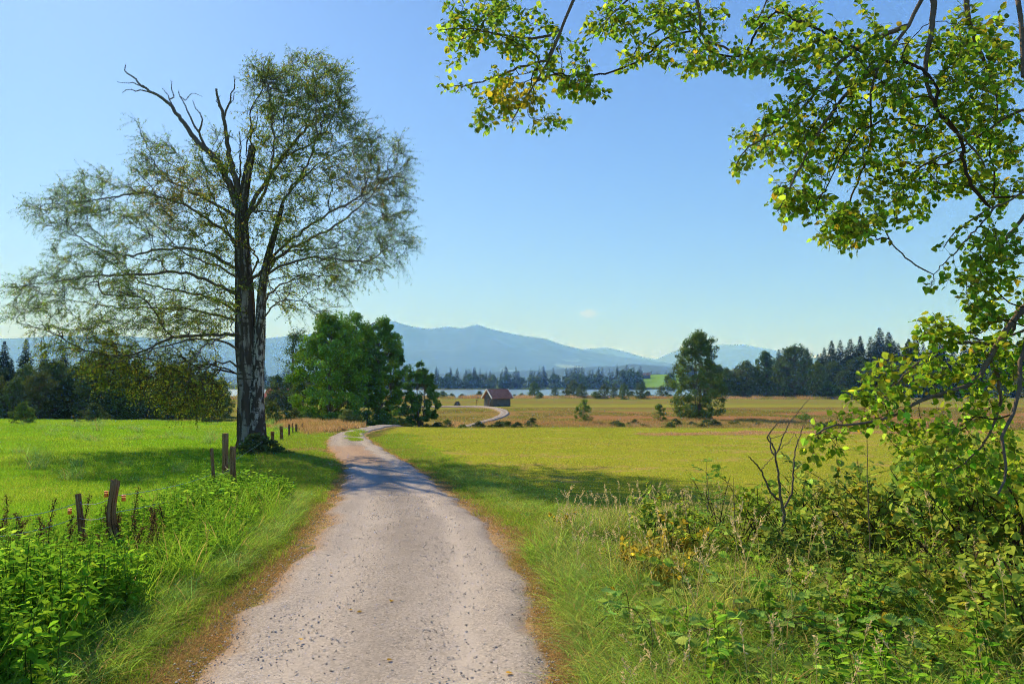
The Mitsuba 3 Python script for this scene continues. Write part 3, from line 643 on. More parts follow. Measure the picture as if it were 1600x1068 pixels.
# ------------------------------------------------------------------ woods, copses and single trees
def deciduous(seed, h, r, n_cl, per, leaf, base=(.085, .14, .025), low=.12, shape=1.0, stems=1, var=.2, spread=.13, trunk_r=None, hole=.0, lean=0.0, droop=0.0):
    """(trunk mesh, crown mesh, crown colours) of a broad-leaved tree standing at the origin: stems and limbs, and leaf sprays round the limb ends."""
    rng = np.random.default_rng(seed)
    tb, cr = MB(), MB()
    tr = trunk_r or h * .022
    tops = []
    for i in range(stems):
        a = rng.uniform(0, 6.28); off = 0 if stems == 1 else r * rng.uniform(.15, .5)
        p = spline(np.array([[rng.normal(0, .02 * h * (stems > 1)), rng.normal(0, .02 * h * (stems > 1)), -.25], [off * .5 * math.cos(a) + rng.normal(0, .01 * h), off * .5 * math.sin(a), h * .35], [off * math.cos(a) + rng.normal(0, .02 * h) + lean * h, off * math.sin(a), h * .9]]), 12)
        tb.add(*tube(p, np.linspace(tr, tr * .2, 12) / stems ** .4, 8)); tops.append(p)
    u = rng.random(n_cl) ** .85; z = low + (1 - low) * u
    prof = np.sin(np.pi * np.clip((u * .94 + .06) ** (.75 * shape), 0, 1)) ** .5
    rr_ = r * prof * (rng.random(n_cl) ** .45); th = rng.uniform(0, 6.28, n_cl)
    lump = .8 + .4 * meshkit.fbm(np.c_[np.cos(th) * 1.7, np.sin(th) * 1.7, z * 3.4], 2, seed)
    c = np.c_[rr_ * lump * np.cos(th) + lean * h * z, rr_ * lump * np.sin(th), z * h * (.93 + .12 * rng.random(n_cl))]
    if hole: c = c[meshkit.noise(c / (r * .55), seed + 1) > hole]
    for k in rng.choice(len(c), min(len(c), 46), replace=False):
        p = tops[rng.integers(stems)]; e = c[k]
        j = np.argmin(np.abs(p[:, 2] - max(.1 * h, e[2] - .5 * np.hypot(*(e - p[6])[:2]) - .03 * h)))
        q = spline(np.array([p[j], (p[j] + e) / 2 + [0, 0, .03 * h], e]), 6)
        tb.add(*tube(q, np.linspace(tr * .3, .012, 6), 4, cap=False))
    n = len(c) * per
    k = np.repeat(np.arange(len(c)), per)
    size = r * spread * rng.uniform(.7, 1.4, len(c))
    off = rand_dir(rng, n) * rng.random((n, 1)) ** .4 * np.array([1, 1, .75]) * size[k][:, None]
    off[:, 2] -= droop * np.abs(rng.normal(size=n)) * size[k]
    P = c[k] + off
    out = unit(P - np.array([lean * h * .5, 0, h * .45]))
    N = unit(out * .5 + rand_dir(rng, n) * .8 + np.array([0, 0, .55])); A = unit(rand_dir(rng, n) + out * .5 - np.array([0, 0, .3]))
    v, f = leaves(P, A, N, leaf * rng.uniform(.65, 1.4, n), RHOMB)
    col = GAIN * np.asarray(base) * np.exp(rng.normal(0, var * .8, (len(c), 1)))[k] * np.exp(rng.normal(0, var, (n, 1))) * np.exp(rng.normal(0, .08, (n, 3)))
    keep = P[:, 2] > .05
    return tb.mesh(), (v, f), rep(np.clip(col, .004, .8), 4)

def conifer(seed, h, r, whorls, per, fan, base=(.035, .062, .028), leafw=.3, bare=.06):
    rng = np.random.default_rng(seed)
    tb = MB(); tb.add(*tube(np.array([[0, 0, -.3], [0, 0, h * .5], [0, 0, h * .98]]), [h * .016, h * .01, h * .0012], 6))
    z = bare + (1 - bare) * (np.linspace(0, 1, whorls) ** .9)
    Ps, As, Ns, Ss, C = [], [], [], [], []
    for i, zz in enumerate(z):
        R_ = r * (1 - zz) ** .8 * rng.uniform(.68, 1.22) + .025 * r
        m = per if zz < .85 else max(4, per - 2)
        for a in rng.uniform(0, 6.28) + np.arange(m) * 6.28 / m + rng.normal(0, .2, m):
            L_ = R_ * rng.uniform(.65, 1.15); d = np.array([math.cos(a), math.sin(a), 0])
            t = np.sort(rng.random(fan)) * .92 + .04
            drop = -.42 * L_ * t + .22 * L_ * t ** 2
            p = d * (L_ * t)[:, None] + np.array([0, 0, 1]) * (zz * h + drop + rng.normal(0, .02 * r, fan))[:, None]
            side = np.array([-d[1], d[0], 0]) * rng.choice([-1, 1], fan)[:, None] * rng.uniform(.2, 1.1, (fan, 1))
            Ps.append(p); As.append(d * .8 + side + np.array([0, 0, -.25]) + rng.normal(0, .15, (fan, 3))); Ns.append(np.array([0, 0, 1]) + rng.normal(0, .5, (fan, 3)))
            Ss.append((leafw * r * (1 - .55 * t) * (.1 + .9 * (1 - zz)) + .03 * r) * rng.uniform(.7, 1.3, fan)); C.append(np.exp(rng.normal(0, .14)) * np.exp(rng.normal(0, .2, fan)))
    P, A, N, S, C = np.vstack(Ps), unit(np.vstack(As)), unit(np.vstack(Ns)), np.concatenate(Ss), np.concatenate(C)
    v, f = leaves(P, A, N, S, RHOMB)
    return tb.mesh(), (v, f), rep(np.clip(1.5 * np.asarray(base) * C[:, None], .004, .8), 4)

def tree_group(name, t):
    group(name, trunk=mikit.ply(t[0], 'bark', smooth=True), crown=mikit.ply(t[1], 'canopy', color=t[2] * .62))
SPRUCE = [f'shape_spruce_{i}' for i in range(5)]; FIRLOW = [f'shape_far_spruce_{i}' for i in range(4)]
BROAD = [f'shape_broad_{i}' for i in range(6)]; BROADLOW = [f'shape_far_broad_{i}' for i in range(4)]; BUSH = [f'shape_bush_{i}' for i in range(5)]
for i, n in enumerate(SPRUCE): tree_group(n, conifer(30 + i, 1.0, .25 + .035 * (i % 3), 36, 8, 11, leafw=.34))
for i, n in enumerate(FIRLOW): tree_group(n, conifer(50 + i, 1.0, .25 + .03 * (i % 3), 18, 7, 5, (.04, .068, .036), .5))
BC = [(.07, .12, .025), (.085, .125, .035), (.062, .1, .028), (.1, .15, .03), (.075, .105, .04), (.095, .12, .03)]
for i, n in enumerate(BROAD): tree_group(n, deciduous(60 + i, 1.0, .36 + .05 * (i % 3), 230, 30, .034, BC[i], low=.0, spread=.16, var=.16, trunk_r=.02))
for i, n in enumerate(BROADLOW): tree_group(n, deciduous(80 + i, 1.0, .4 + .05 * (i % 2), 60, 14, .085, BC[i], low=.0, spread=.2, var=.16, trunk_r=.02))
for i, n in enumerate(BUSH): tree_group(n, deciduous(90 + i, 1.0, .62, 60, 34, .085, BC[(i + 2) % 6], low=.0, shape=.8, spread=.2, var=.2, trunk_r=.02, stems=3))

def plant(name, grp, px, depth, hgt, wid, label, cat, group=None, rng=np.random.default_rng(5), dz=-.1):
    x = (px - 800) / F * depth
    key = tag(num(name), label, cat, group)
    s = float(wid)
    inst(key, grp, mat([x, depth, float(H(x, depth)) + dz], rng.uniform(0, 6.28), [s, s, hgt]))
    return key

# wood behind the birch, left edge
W = np.random.default_rng(101)
left_wood = [  # (px, depth, top py, kind)
    (6, 122, 533, 's'), (40, 128, 530, 's'), (-30, 118, 540, 's'), (70, 132, 548, 's'), (100, 136, 545, 's'), (62, 112, 584, 'b'), (25, 111, 592, 'b'), (-12, 112, 588, 'b'), (45, 118, 572, 'b'), (85, 118, 566, 'b'), (5, 118, 575, 'b'), (130, 117, 570, 'b'), (165, 118, 560, 'b'), (215, 119, 566, 'b'), (285, 118, 575, 'b'), (128, 128, 556, 's'), (160, 132, 540, 's'),
    (108, 116, 592, 'b'), (150, 112, 575, 'b'), (192, 128, 548, 's'), (225, 126, 552, 's'), (196, 113, 588, 'b'), (235, 112, 596, 'b'), (270, 124, 570, 'b'), (268, 111, 608, 'b'), (305, 112, 602, 'b'), (335, 110, 594, 'b'),
    (322, 122, 580, 'b'), (345, 118, 592, 'b'), (180, 120, 560, 's'), (84, 120, 562, 's'), (18, 118, 560, 's'), (-70, 116, 545, 's'), (-60, 110, 590, 'b'), (250, 132, 556, 's'), (295, 130, 566, 's')]
order = {'s': 0, 'b': 0}
_o = 'first second third fourth fifth sixth seventh eighth ninth tenth eleventh twelfth thirteenth fourteenth fifteenth sixteenth seventeenth eighteenth nineteenth'.split()
ORD = _o + [w for t, e in (('twenty', 'twentieth'), ('thirty', 'thirtieth'), ('forty', 'fortieth'), ('fifty', 'fiftieth'), ('sixty', 'sixtieth')) for w in [e] + [f'{t}-{x}' for x in _o[:9]]]
for px, d, top, k in sorted(left_wood):
    gz = float(H((px - 800) / F * d, d)); hgt = 2 + (HOR - top) / F * d - gz
    if k == 's': plant('spruce_tree', SPRUCE[W.integers(5)], px, d, hgt, hgt * W.uniform(1.0, 1.3), f'dark spruce in the wood left of the birch trunk, {ORD[order[k]]} spruce from the left', 'tree', 'spruces in the left wood', W)
    else: plant('broadleaf_tree', BROAD[W.integers(6)], px, d, hgt, hgt * W.uniform(.9, 1.2), f'shady leafy tree at the front of the left wood, {ORD[order[k]]} leafy tree from the left', 'tree', 'leafy trees in the left wood', W)
    order[k] += 1
plant('bush', BUSH[1], 39, 63, 1.75, 1.6, 'small round brownish-green bush alone in front of the left wood', 'bush', None, W)
plant('bush', BUSH[2], 147, 66, 1.5, 2.2, 'low grey-green bush against the dark left wood', 'bush', None, W)
plant('bush', BUSH[3], 330, 66, 1.3, 1.8, 'low bush in front of the left wood just left of the birch trunk', 'bush', None, W)
plant('bush', BUSH[3], 425, 62, 1.8, 1.4, 'green bush at the meadow edge just right of the birch trunk', 'bush', None, W)
plant('bush', BUSH[0], 447, 60, 1.1, 1.2, 'small dark bush between the birch and the copse', 'bush', None, W)
plant('bush', BUSH[3], 462, 62, 1.3, 1.1, 'narrow dark shrub at the left foot of the copse', 'bush', None, W)

for i, (px, d, hh, ww) in enumerate([(400, 28.2, .8, 1.1), (416, 28.0, .7, 1.0), (440, 27.4, .4, .8)]):
    plant('bush', BUSH[(0, 2, 0)[i]], px, d, hh, ww, ['dark green bush right at the foot of the birch trunk', 'dark green bush just right of the birch trunk foot', 'low weedy bush between the birch foot and the path'][i], 'bush', None, W)

# wood at the right
right_wood = [(1166, 302, 566, 'b'), (1196, 304, 553, 'b'), (1241, 292, 541, 'B'), (1276, 300, 566, 'b'), (1150, 312, 578, 'b'), (1318, 300, 580, 'b'), (1352, 304, 575, 'b'), (1390, 306, 572, 'b'), (1430, 304, 570, 'b'), (1470, 306, 575, 'b'), (1258, 312, 562, 'b'), (1300, 312, 566, 'b'), (1336, 314, 560, 'b'), (1372, 314, 562, 'b'), (1410, 314, 560, 'b'), (1450, 314, 562, 'b'), (1510, 306, 570, 'b'), (1560, 308, 568, 'b'), (1610, 306, 570, 'b')]
for i, (px, top) in enumerate(zip(np.r_[np.arange(1206, 1480, 9.5), np.arange(1490, 1680, 17)], W.normal(0, 6, 60))):
    right_wood.append((px + W.normal(0, 2.5), W.uniform(318, 360), float(np.interp(px, [1200, 1230, 1270, 1282, 1295, 1330, 1380, 1400, 1450, 1700], [562, 545, 548, 556, 536, 532, 527, 534, 530, 526])) + top, 's'))
for px in np.arange(1150, 1215, 11): right_wood.append((px, 430 + W.uniform(-20, 20), 570 + W.normal(0, 3), 's'))
order = {'s': 0, 'b': 0}
for px, d, top, k in sorted(right_wood):
    gz = float(H((px - 800) / F * d, d)); hgt = 2 + (HOR - top) / F * d - gz
    if k == 's': plant('spruce_tree', SPRUCE[W.integers(5)], px, d, hgt, hgt * W.uniform(.95, 1.3), f'dark spruce in the wood beyond the right meadow, {ORD[order["s"]]} spruce from its left end', 'tree', 'spruces in the right wood', W); order['s'] += 1
    elif k == 'B': plant('broadleaf_tree', BROAD[2], px, d, hgt, hgt * .98, 'broad dark grey-green tree, the largest leafy one at the front of the right wood', 'tree', None, W)
    else: plant('broadleaf_tree', BROAD[W.integers(6)], px, d, hgt, hgt * W.uniform(.8, 1.05), f'leafy tree at the front of the right wood, {ORD[order["b"]]} from its left end', 'tree', 'leafy trees in the right wood', W); order['b'] += 1
for i, (px, d, hh, ww) in enumerate([(1292, 285, 5.5, 8), (1312, 284, 4.5, 7), (1276, 284, 3.6, 5), (1340, 286, 4, 8), (1380, 288, 4, 8)]):
    plant('bush', BUSH[(i * 2 + 4) % 5], px, d, hh, ww, f'grey-green bush at the foot of the right wood, {ORD[i]} from left', 'bush', 'bushes at the foot of the right wood', W)

# the far shore
def nth(i): return f"{i}{'th' if 10 <= i % 100 <= 20 else {1: 'st', 2: 'nd', 3: 'rd'}.get(i % 10, 'th')}"
fs, fb = [], []
for i in range(290):
    px = W.uniform(385, 1105)
    if 1004 < px < 1062: continue
    if W.random() < .62: fs.append((px, W.uniform(855, 960), W.uniform(18, 28)))
    else: fb.append((px, W.uniform(838, 862), W.uniform(11, 17)))
for i, (px, d, hgt) in enumerate(sorted(fs)): plant('far_spruce', FIRLOW[W.integers(4)], px, d, hgt, hgt * W.uniform(.9, 1.15), f'distant dark spruce in the wood along the far lake shore, {nth(i + 1)} spruce from the left', 'tree', 'spruces along the far shore', W)
for i, (px, d, hgt) in enumerate(sorted(fb)): plant('far_broadleaf', BROADLOW[W.integers(4)], px, d, hgt, hgt * W.uniform(.9, 1.2), f'distant rounded leafy tree on the far lake shore, {nth(i + 1)} leafy tree from the left', 'tree', 'leafy trees along the far shore', W)
for i, px in enumerate(np.arange(985, 1075, 4.6)):
    d = W.uniform(1130, 1180); hgt = W.uniform(14, 20)
    plant('far_spruce', FIRLOW[W.integers(4)], px, d, hgt, hgt, f'distant spruce on the skyline of the bright green hill, {nth(i + 1)} from the left', 'tree', 'spruces behind the green hill', W)
for i, (px, d, hh, ww) in enumerate([(985, 850, 22, 20), (972, 846, 20, 22), (995, 846, 19, 18)]):
    plant('far_broadleaf', BROADLOW[i], px, d, hh, ww, f'big rounded tree left of the bright green hill, {ORD[i]} of three by depth', 'tree', 'big trees beside the green hill', W)
plant('far_broadleaf', BROAD[2], 1047, 640, 17, 14, 'dark tall tree just left of the multi-stemmed tree, across the lake', 'tree', None, W)
for i, px in enumerate([1108, 1122, 1136, 1150]):
    plant('broadleaf_tree', BROAD[(i + 1) % 6], px, 296 + 3 * i, 14 - i, 11, f'soft green willow behind the multi-stemmed tree, {ORD[i]} of four from the left', 'tree', 'willows behind the multi-stemmed tree', W)

# shore bushes and young trees in front of the lake
shore = [(835, 618, 592, 'thin pale young tree'), (844, 622, 614, 'little grey-green bush'), (867, 617, 600, 'faint slim tree'), (886, 620, 607, 'orange-tinged narrow bush'), (897, 618, 591, 'yellowish-green spreading tree'), (909, 621, 601, 'slender upright tree'), (930, 623, 613, 'reddish-brown round bush'),
         (944, 623, 603, 'thin grey-green sapling'), (959, 622, 606, 'wispy sapling'), (975, 624, 602, 'dense green tree'), (986, 622, 612, 'small tree beside the dense one'), (1001, 623, 600, 'light two-stemmed tree'), (1012, 618, 606, 'dark bush'), (1033, 619, 598, 'airy young tree'), (1046, 620, 613, 'dark low bush'),
         (804, 620, 614, 'low bush right of the hut'), (815, 621, 616, 'flat grey bush'), (750, 620, 610, 'pale bush left of the hut'), (706, 621, 615, 'rusty low bush'), (722, 620, 613, 'little bush at the water'), (770, 618, 608, 'bush behind the hut roof'), (692, 622, 612, 'bush at the edge of the copse')]
for i, (px, by, ty, what) in enumerate(shore):
    d = 5.35 / ((by - HOR) / F); hgt = max(1.6, (by - ty) / F * d)
    hgt *= 1.1
    bush = (by - ty) < 14
    plant('bush' if bush else 'young_tree', BUSH[i % 5] if bush else BROAD[[3, 5, 1][i % 3]], px, d, hgt, hgt * (1.3 if bush else 1.0), f'{what} on the near lake shore', 'bush' if bush else 'tree', None, W)

# single trees of the low meadow, meshes of their own
def lone(name, px, d, hgt, label, cat='tree', **k):
    x = (px - 800) / F * d; key = thing(name, label, cat)
    t = deciduous(hgt=None, **k) if False else deciduous(h=hgt, **k)
    o = np.array([x, d, float(H(x, d)) - .1])
    part(key, 'trunk', (t[0][0] + o, t[0][1]), 'bark', smooth=True)
    part(key, 'crown', (t[1][0] + o, t[1][1]), 'canopy', color=t[2] * .8, kind='stuff')
    return key
lone('alder_tree', 1090, 107, 12.6, 'tall multi-stemmed tree standing alone in the brown meadow', seed=201, r=4.1, n_cl=420, per=75, leaf=0.24, base=(.075, .12, .03), low=.0, shape=1.05, stems=6, trunk_r=.17, spread=.135, hole=.3)
lone('young_tree', 912, 96, 3.3, 'small bushy tree in the ditch line left of the tall multi-stemmed tree', seed=202, r=1.2, n_cl=60, per=60, leaf=.12, base=(.095, .16, .025), low=.12, trunk_r=.05, spread=.2)
lone('young_tree', 1030, 101, 2.6, 'small bushy tree close to the tall multi-stemmed tree', seed=203, r=1.05, n_cl=50, per=60, leaf=.12, base=(.11, .16, .03), low=.02, trunk_r=.05, spread=.2)
lone('bush', 1254, 98, 1.3, 'green bush on its own in the brown meadow', 'bush', seed=204, r=1.4, n_cl=40, per=50, leaf=.12, base=(.1, .17, .03), low=.0, trunk_r=.03, spread=.2)
# the copse at the bend
lone('copse_tree', 464, 98, 12.4, 'tall airy tree at the left of the copse, sky showing through', seed=210, r=3.2, n_cl=150, per=50, leaf=.17, base=(.06, .1, .03), low=.16, stems=2, trunk_r=.2, spread=.2, hole=.42)
lone('copse_tree', 515, 80, 12.6, 'broad bright green maple in the sunlit left front of the copse', seed=211, r=4.1, n_cl=330, per=100, leaf=0.25, base=(.1, .185, .022), low=.02, shape=1.3, trunk_r=.26, spread=.135, hole=.3)
lone('copse_tree', 553, 86, 12.8, 'tall dark tree in the middle of the copse', seed=212, shape=1.35, r=3.6, n_cl=280, per=100, leaf=0.24, base=(.088, .17, .022), low=.02, trunk_r=.25, spread=.135, hole=.3)
lone('copse_tree', 592, 88, 13.2, 'tallest dark green tree at the right of the copse', seed=213, shape=1.35, r=3.3, n_cl=290, per=100, leaf=0.24, base=(.082, .16, .024), low=.02, trunk_r=.25, spread=.135, hole=.3, stems=2)
lone('copse_tree', 611, 93, 10.6, 'layered dark tree at the right edge of the copse', seed=214, shape=1.35, r=2.1, n_cl=170, per=95, leaf=0.23, base=(.06, .11, .027), low=.03, trunk_r=.2, spread=.135, hole=.3)
lone('copse_tree', 495, 92, 11.2, 'dark leafy tree behind the bright maple', seed=215, shape=1.35, r=3.0, n_cl=170, per=95, leaf=0.23, base=(.07, .12, .025), low=.1, trunk_r=.2, spread=.135, hole=.3)
lone('young_maple', 657, 78, 7.2, 'small round-crowned maple standing right of the copse', seed=216, shape=1.1, r=2.1, n_cl=170, per=80, leaf=0.22, base=(.06, .12, .022), low=.16, trunk_r=.13, spread=.135, stems=3, hole=.3)
lone('bush', 545, 70, 2.1, 'round grey-green bush in front of the copse', 'bush', seed=217, r=1.25, n_cl=70, per=80, leaf=.1, base=(.13, .16, .05), low=.0, trunk_r=.05, spread=.2)
for i, (px, d, hh, rr_) in enumerate([(480, 76, 2.3, 1.2), (500, 75, 1.7, 1.0), (520, 74, 1.9, 1.1), (575, 78, 2.4, 1.4), (604, 78, 2.0, 1.5), (632, 76, 1.6, 1.3)]):
    lone('bush', px, d, hh, f'dark undergrowth bush at the foot of the copse, {ORD[i]} from the left', 'bush', seed=220 + i, r=rr_, n_cl=46, per=60, leaf=.12, base=(.07, .12, .025), low=.0, trunk_r=.04, spread=.24)
for i, (px, d, hh, ww) in enumerate([(434, 150, 7, 5), (450, 148, 6.5, 5), (428, 146, 4, 4), (470, 150, 8, 6)]):
    plant('young_tree', BROAD[(i + 2) % 6], px, d, hh, ww, f'small tree by the red-roofed barn left of the copse, {ORD[i]} of four', 'tree', None, W)

# ------------------------------------------------------------------ huts
def hut(key, px, d, L_, Wd, wall_h, roof_h, yaw, trim=True, tile='roof_tile'):
    x = (px - 800) / F * d; z0 = float(H(x, d)) - .05
    c, s = math.cos(yaw), math.sin(yaw)
    M = np.array([[c, -s, 0], [s, c, 0], [0, 0, 1]]); o = np.array([x, d, z0])
    def put(m): return trimesh.Trimesh(m.vertices @ M.T + o, m.faces, process=False)
    def box(ex, at): m = trimesh.creation.box(ex); m.apply_translation(at); return put(m)
    t = .12
    def planks(n, w, h0, h1, place, name):
        for i in range(n):
            part(key + '__wall' + name, 'plank', box(*place(i)), 'hut_wood')
    for nm, sg in (('', -1), ('_001', 1)):
        scene[f'{key}__wall{nm}'] = mikit.ply(box([L_, t, wall_h], [0, sg * (Wd / 2 - t / 2), wall_h / 2]), 'hut_wood')
    for nm, sg in (('_002', -1), ('_003', 1)):
        g = trimesh.creation.extrude_polygon(shapely.Polygon([(-Wd / 2 + t + .003, 0), (Wd / 2 - t - .003, 0), (Wd / 2 - t - .003, wall_h), (0, wall_h + roof_h * .96), (-Wd / 2 + t + .003, wall_h)]), t, engine='earcut')
        v = g.vertices; g = trimesh.Trimesh(np.c_[sg * (L_ / 2 - t / 2) + (v[:, 2] - t / 2), v[:, 0] * sg, v[:, 1]], g.faces, process=False)
        scene[f'{key}__wall{nm}'] = mikit.ply(put(g), 'hut_wood')
    # battens on the long wall and the gable give the boards their relief
    for i, xx in enumerate(np.arange(-L_ / 2 + .2, L_ / 2 - .1, .4)):
        part(key + '__wall', 'batten', box([.07, .03, wall_h - .1], [xx, -Wd / 2 - .015, wall_h / 2]), 'hut_wood')
    over = .55; slope = math.atan2(roof_h, Wd / 2); Ls = Wd / 2 / math.cos(slope) + over
    for nm, sg in (('', -1), ('_001', 1)):
        m = trimesh.creation.box([L_ + 1.0, Ls, .1]); m.apply_translation([0, -Ls / 2, 0])
        m.apply_transform(trimesh.transformations.rotation_matrix(slope, [1, 0, 0])); m.apply_translation([0, 0, wall_h + roof_h + .08])
        if sg > 0: m.apply_transform(trimesh.transformations.rotation_matrix(math.pi, [0, 0, 1]))
        rk = f'{key}__roof{nm}'; scene[rk] = mikit.ply(put(m), tile)
        nrow = 12
        for i in range(nrow):                                # courses of tiles, each lying over the one below
            m = trimesh.creation.box([L_ + .94, Ls / nrow * 1.12, .05]); m.apply_transform(trimesh.transformations.rotation_matrix(-.11, [1, 0, 0])); m.apply_translation([0, -Ls * (i + .5) / nrow, .085])
            m.apply_transform(trimesh.transformations.rotation_matrix(slope, [1, 0, 0])); m.apply_translation([0, 0, wall_h + roof_h + .08])
            if sg > 0: m.apply_transform(trimesh.transformations.rotation_matrix(math.pi, [0, 0, 1]))
            part(rk, 'tile_course', put(m), tile)
        if trim:
            for e in (-1, 1):
                m = trimesh.creation.box([.09, Ls + .04, .4]); m.apply_translation([e * (L_ / 2 + .54), -Ls / 2, .1])
                m.apply_transform(trimesh.transformations.rotation_matrix(slope, [1, 0, 0])); m.apply_translation([0, 0, wall_h + roof_h + .08])
                if sg > 0: m.apply_transform(trimesh.transformations.rotation_matrix(math.pi, [0, 0, 1]))
                part(rk, 'bargeboard', put(m), 'pale_board')
    part(key, 'ridge', box([L_ + 1.02, .28, .1], [0, 0, wall_h + roof_h + .16]), tile)
    part(key, 'door', box([.06, 1.3, 1.75], [-L_ / 2 - .035, -.2, .95]), 'door_wood', label='pale reddish plank door in the gable end')
    for yy_ in (-.9, .5): part(key, 'door_post', box([.09, .12, 1.95], [-L_ / 2 - .05, yy_, 1.0]), 'hut_wood')
hut(thing('wooden_hut', 'weathered wooden hay hut with red tiled roof and pale bargeboards by the path', 'hut'), 777, 176, 4.7, 4.5, 2.15, 1.75, math.radians(29))
hut(thing('wooden_hut', 'small barn with a red roof half hidden by trees left of the copse', 'hut'), 443, 166, 6, 5, 2.6, 1.9, math.radians(-8), False)
hut(thing('wooden_hut', 'small dark hut on the bright green hill across the lake', 'hut'), 1010, 985, 10, 8, 4.2, 3, math.radians(-10), False, 'bark')
# hay feeder, a dark low heap, and the sign post in the low meadow
k = thing('log_pile', 'small dark heap of logs lying in the meadow left of the hut', 'log pile')
xl = (714 - 800) / F * 186; zl = float(H(xl, 186))
for i, (dx, dz) in enumerate([(-.5, .18), (-.12, .18), (.26, .18), (.62, .18), (-.3, .5), (.08, .5), (.45, .5), (-.1, .8), (.28, .8)]):
    part(k, 'log', tube(np.array([[xl + dx, 185.2, zl + dz], [xl + dx + .05, 187, zl + dz]]), .19, 8), 'bark')
k = thing('way_post', 'thin wooden way post beside the path in front of the hut', 'post')
xl = (745 - 800) / F * 170; part(k, 'pole', tube(np.array([[xl, 170, float(H(xl, 170)) - .2], [xl, 170, float(H(xl, 170)) + 1.6]]), .06, 6), 'post_wood')
part(k, 'board', trimesh.creation.box([.4, .04, .22], T().translate([xl + .06, 169.9, float(H(xl, 170)) + 1.5]).matrix.__array__() if False else trimesh.transformations.translation_matrix([xl + .06, 169.9, float(H(xl, 170)) + 1.5])), 'post_wood')

# ------------------------------------------------------------------ the fence
def post(label, px, top, d, r0, kind='round', bend=0.0, lean=0.0, seed=0, sx=1.0):
    rng = np.random.default_rng(300 + seed)
    key = thing('fence_post', label, 'fence post', None)
    x = (px - 800) / F * d; z0 = float(H(x, d)) - .15; z1 = 2 + (HOR - top) / F * d
    m = 16; t = np.linspace(0, 1, m)
    c = np.c_[x + lean * (t - 1) * (z1 - z0) + bend * np.sin(t * 6.5 + .3) * (1 - t * .5), np.full(m, d) + .02 * np.sin(t * 4), z0 + t * (z1 - z0)]
    sides = 4 if kind == 'square' else 14
    v, f = tube(c, r0 * (1.08 - .12 * t) * (1 + .05 * np.sin(t * 11 + seed)), sides)
    g = np.arange(sides) / sides
    if kind != 'square':
        nz = meshkit.fbm(np.c_[np.tile(np.cos(g * 6.283) * 2.5, m), np.tile(np.sin(g * 6.283) * 2.5, m), np.repeat(t * 2.2, sides)], 3, seed) - .5
        cc = np.repeat(c, sides, 0); o = v[:-2] - cc; v[:-2] = cc + o * (1 + nz[:, None] * (.2 if kind == 'rough' else .14))
        if kind == 'rough': v[-sides - 2:-2, 2] += rng.normal(0, .016, sides)
    uv = np.vstack([np.c_[np.tile(np.abs(g * 2 - 1), m), np.repeat(t * (z1 - z0), sides)], [[.5, 0], [.5, 1]]])
    scene[f'{key}__post'] = mikit.ply((v, f), 'post_wood', smooth=kind != 'square' and True, uv=uv)
    return key, c[-1]
kA, tA = post('thin round dark fence post leaning left, nearest the left edge', 130, 769, 8.4, .034, 'round', 0, -.09, 1)
kB, tB = post('thick crooked brown fence post with cracked wood, the largest one', 185, 749, 8.1, .049, 'rough', .06, -.02, 2)
kC, tC = post('very thin leaning stake in the fence, left of the tall grey post', 334, 699, 14.2, .032, 'round', 0, -.07, 3)
kD, tD = post('tall grey squared fence post left of the birch trunk', 355, 676, 17.2, .075, 'square', 0, 0, 4)
kE, tE = post('crooked thick brown fence post right beside the grey squared one', 367, 697, 14.4, .058, 'rough', .03, -.04, 5)
far_posts = [('fence post with a flat top just right of the birch trunk', 428, 673.5, 32.5, .075), ('leaning fence post, second right of the birch trunk', 441, 665, 37.5, .08), ('fence post, third right of the birch trunk', 453.5, 662, 43, .06),
             ('fence post, fourth right of the birch trunk', 464.5, 662, 48, .07), ('thin fence post, fifth right of the birch trunk', 474, 661, 52, .05), ('last thin fence post before the copse', 492, 657, 60, .05), ('thin pale stake between the far fence posts', 459, 660, 47, .035)]
tops = []
for i, (lb, px, top, d, r) in enumerate(far_posts):
    kk, tt = post(lb, px, top, d, r, 'round', 0, -.05 if i == 1 else 0, 10 + i); tops.append(tt)
wk = thing('fence_wire', 'thin slack fence wires strung along the old posts', 'wire')
def wire(pts, sag=.05):
    out = []
    for a, b in zip(pts[:-1], pts[1:]):
        t = np.linspace(0, 1, 9)[:-1, None]; out.append(a * (1 - t) + b * t - np.array([0, 0, 1]) * sag * 4 * t * (1 - t))
    part(wk, 'strand', tube(np.vstack(out + [pts[-1][None]]), .0032, 4), 'steel')
P0 = pix(-40, 812, 7.4)
off = np.array([0, 0, -.1])
wire([P0, tA + off, tB + np.array([0, 0, -.16]), tC + np.array([0, 0, -.5]), tE + np.array([0, 0, -.4]), tD + np.array([0, 0, -.75])])
wire([pix(-40, 840, 7.4), tA + np.array([0, 0, -.26]), tB + np.array([0, 0, -.34]), tC + np.array([0, 0, -.72])])
wire([tD + np.array([0, 0, -.75])] + [t + np.array([0, 0, -.15]) for t in tops[:6]], .02)
def insulator(parent, at): part(parent, 'insulator', trimesh.util.concatenate([trimesh.creation.cylinder(.021, .04, sections=10, transform=trimesh.transformations.translation_matrix(at)), trimesh.creation.torus(.017, .008, 10, 6, transform=trimesh.transformations.translation_matrix(np.array(at) + [0, 0, .035]))]), 'orange_plastic')
insulator(kA, tA + np.array([-.075, -.02, -.2])); insulator(kB, tB + np.array([-.085, -.02, -.15])); insulator(kB, tB + np.array([.085, .02, -.2]))

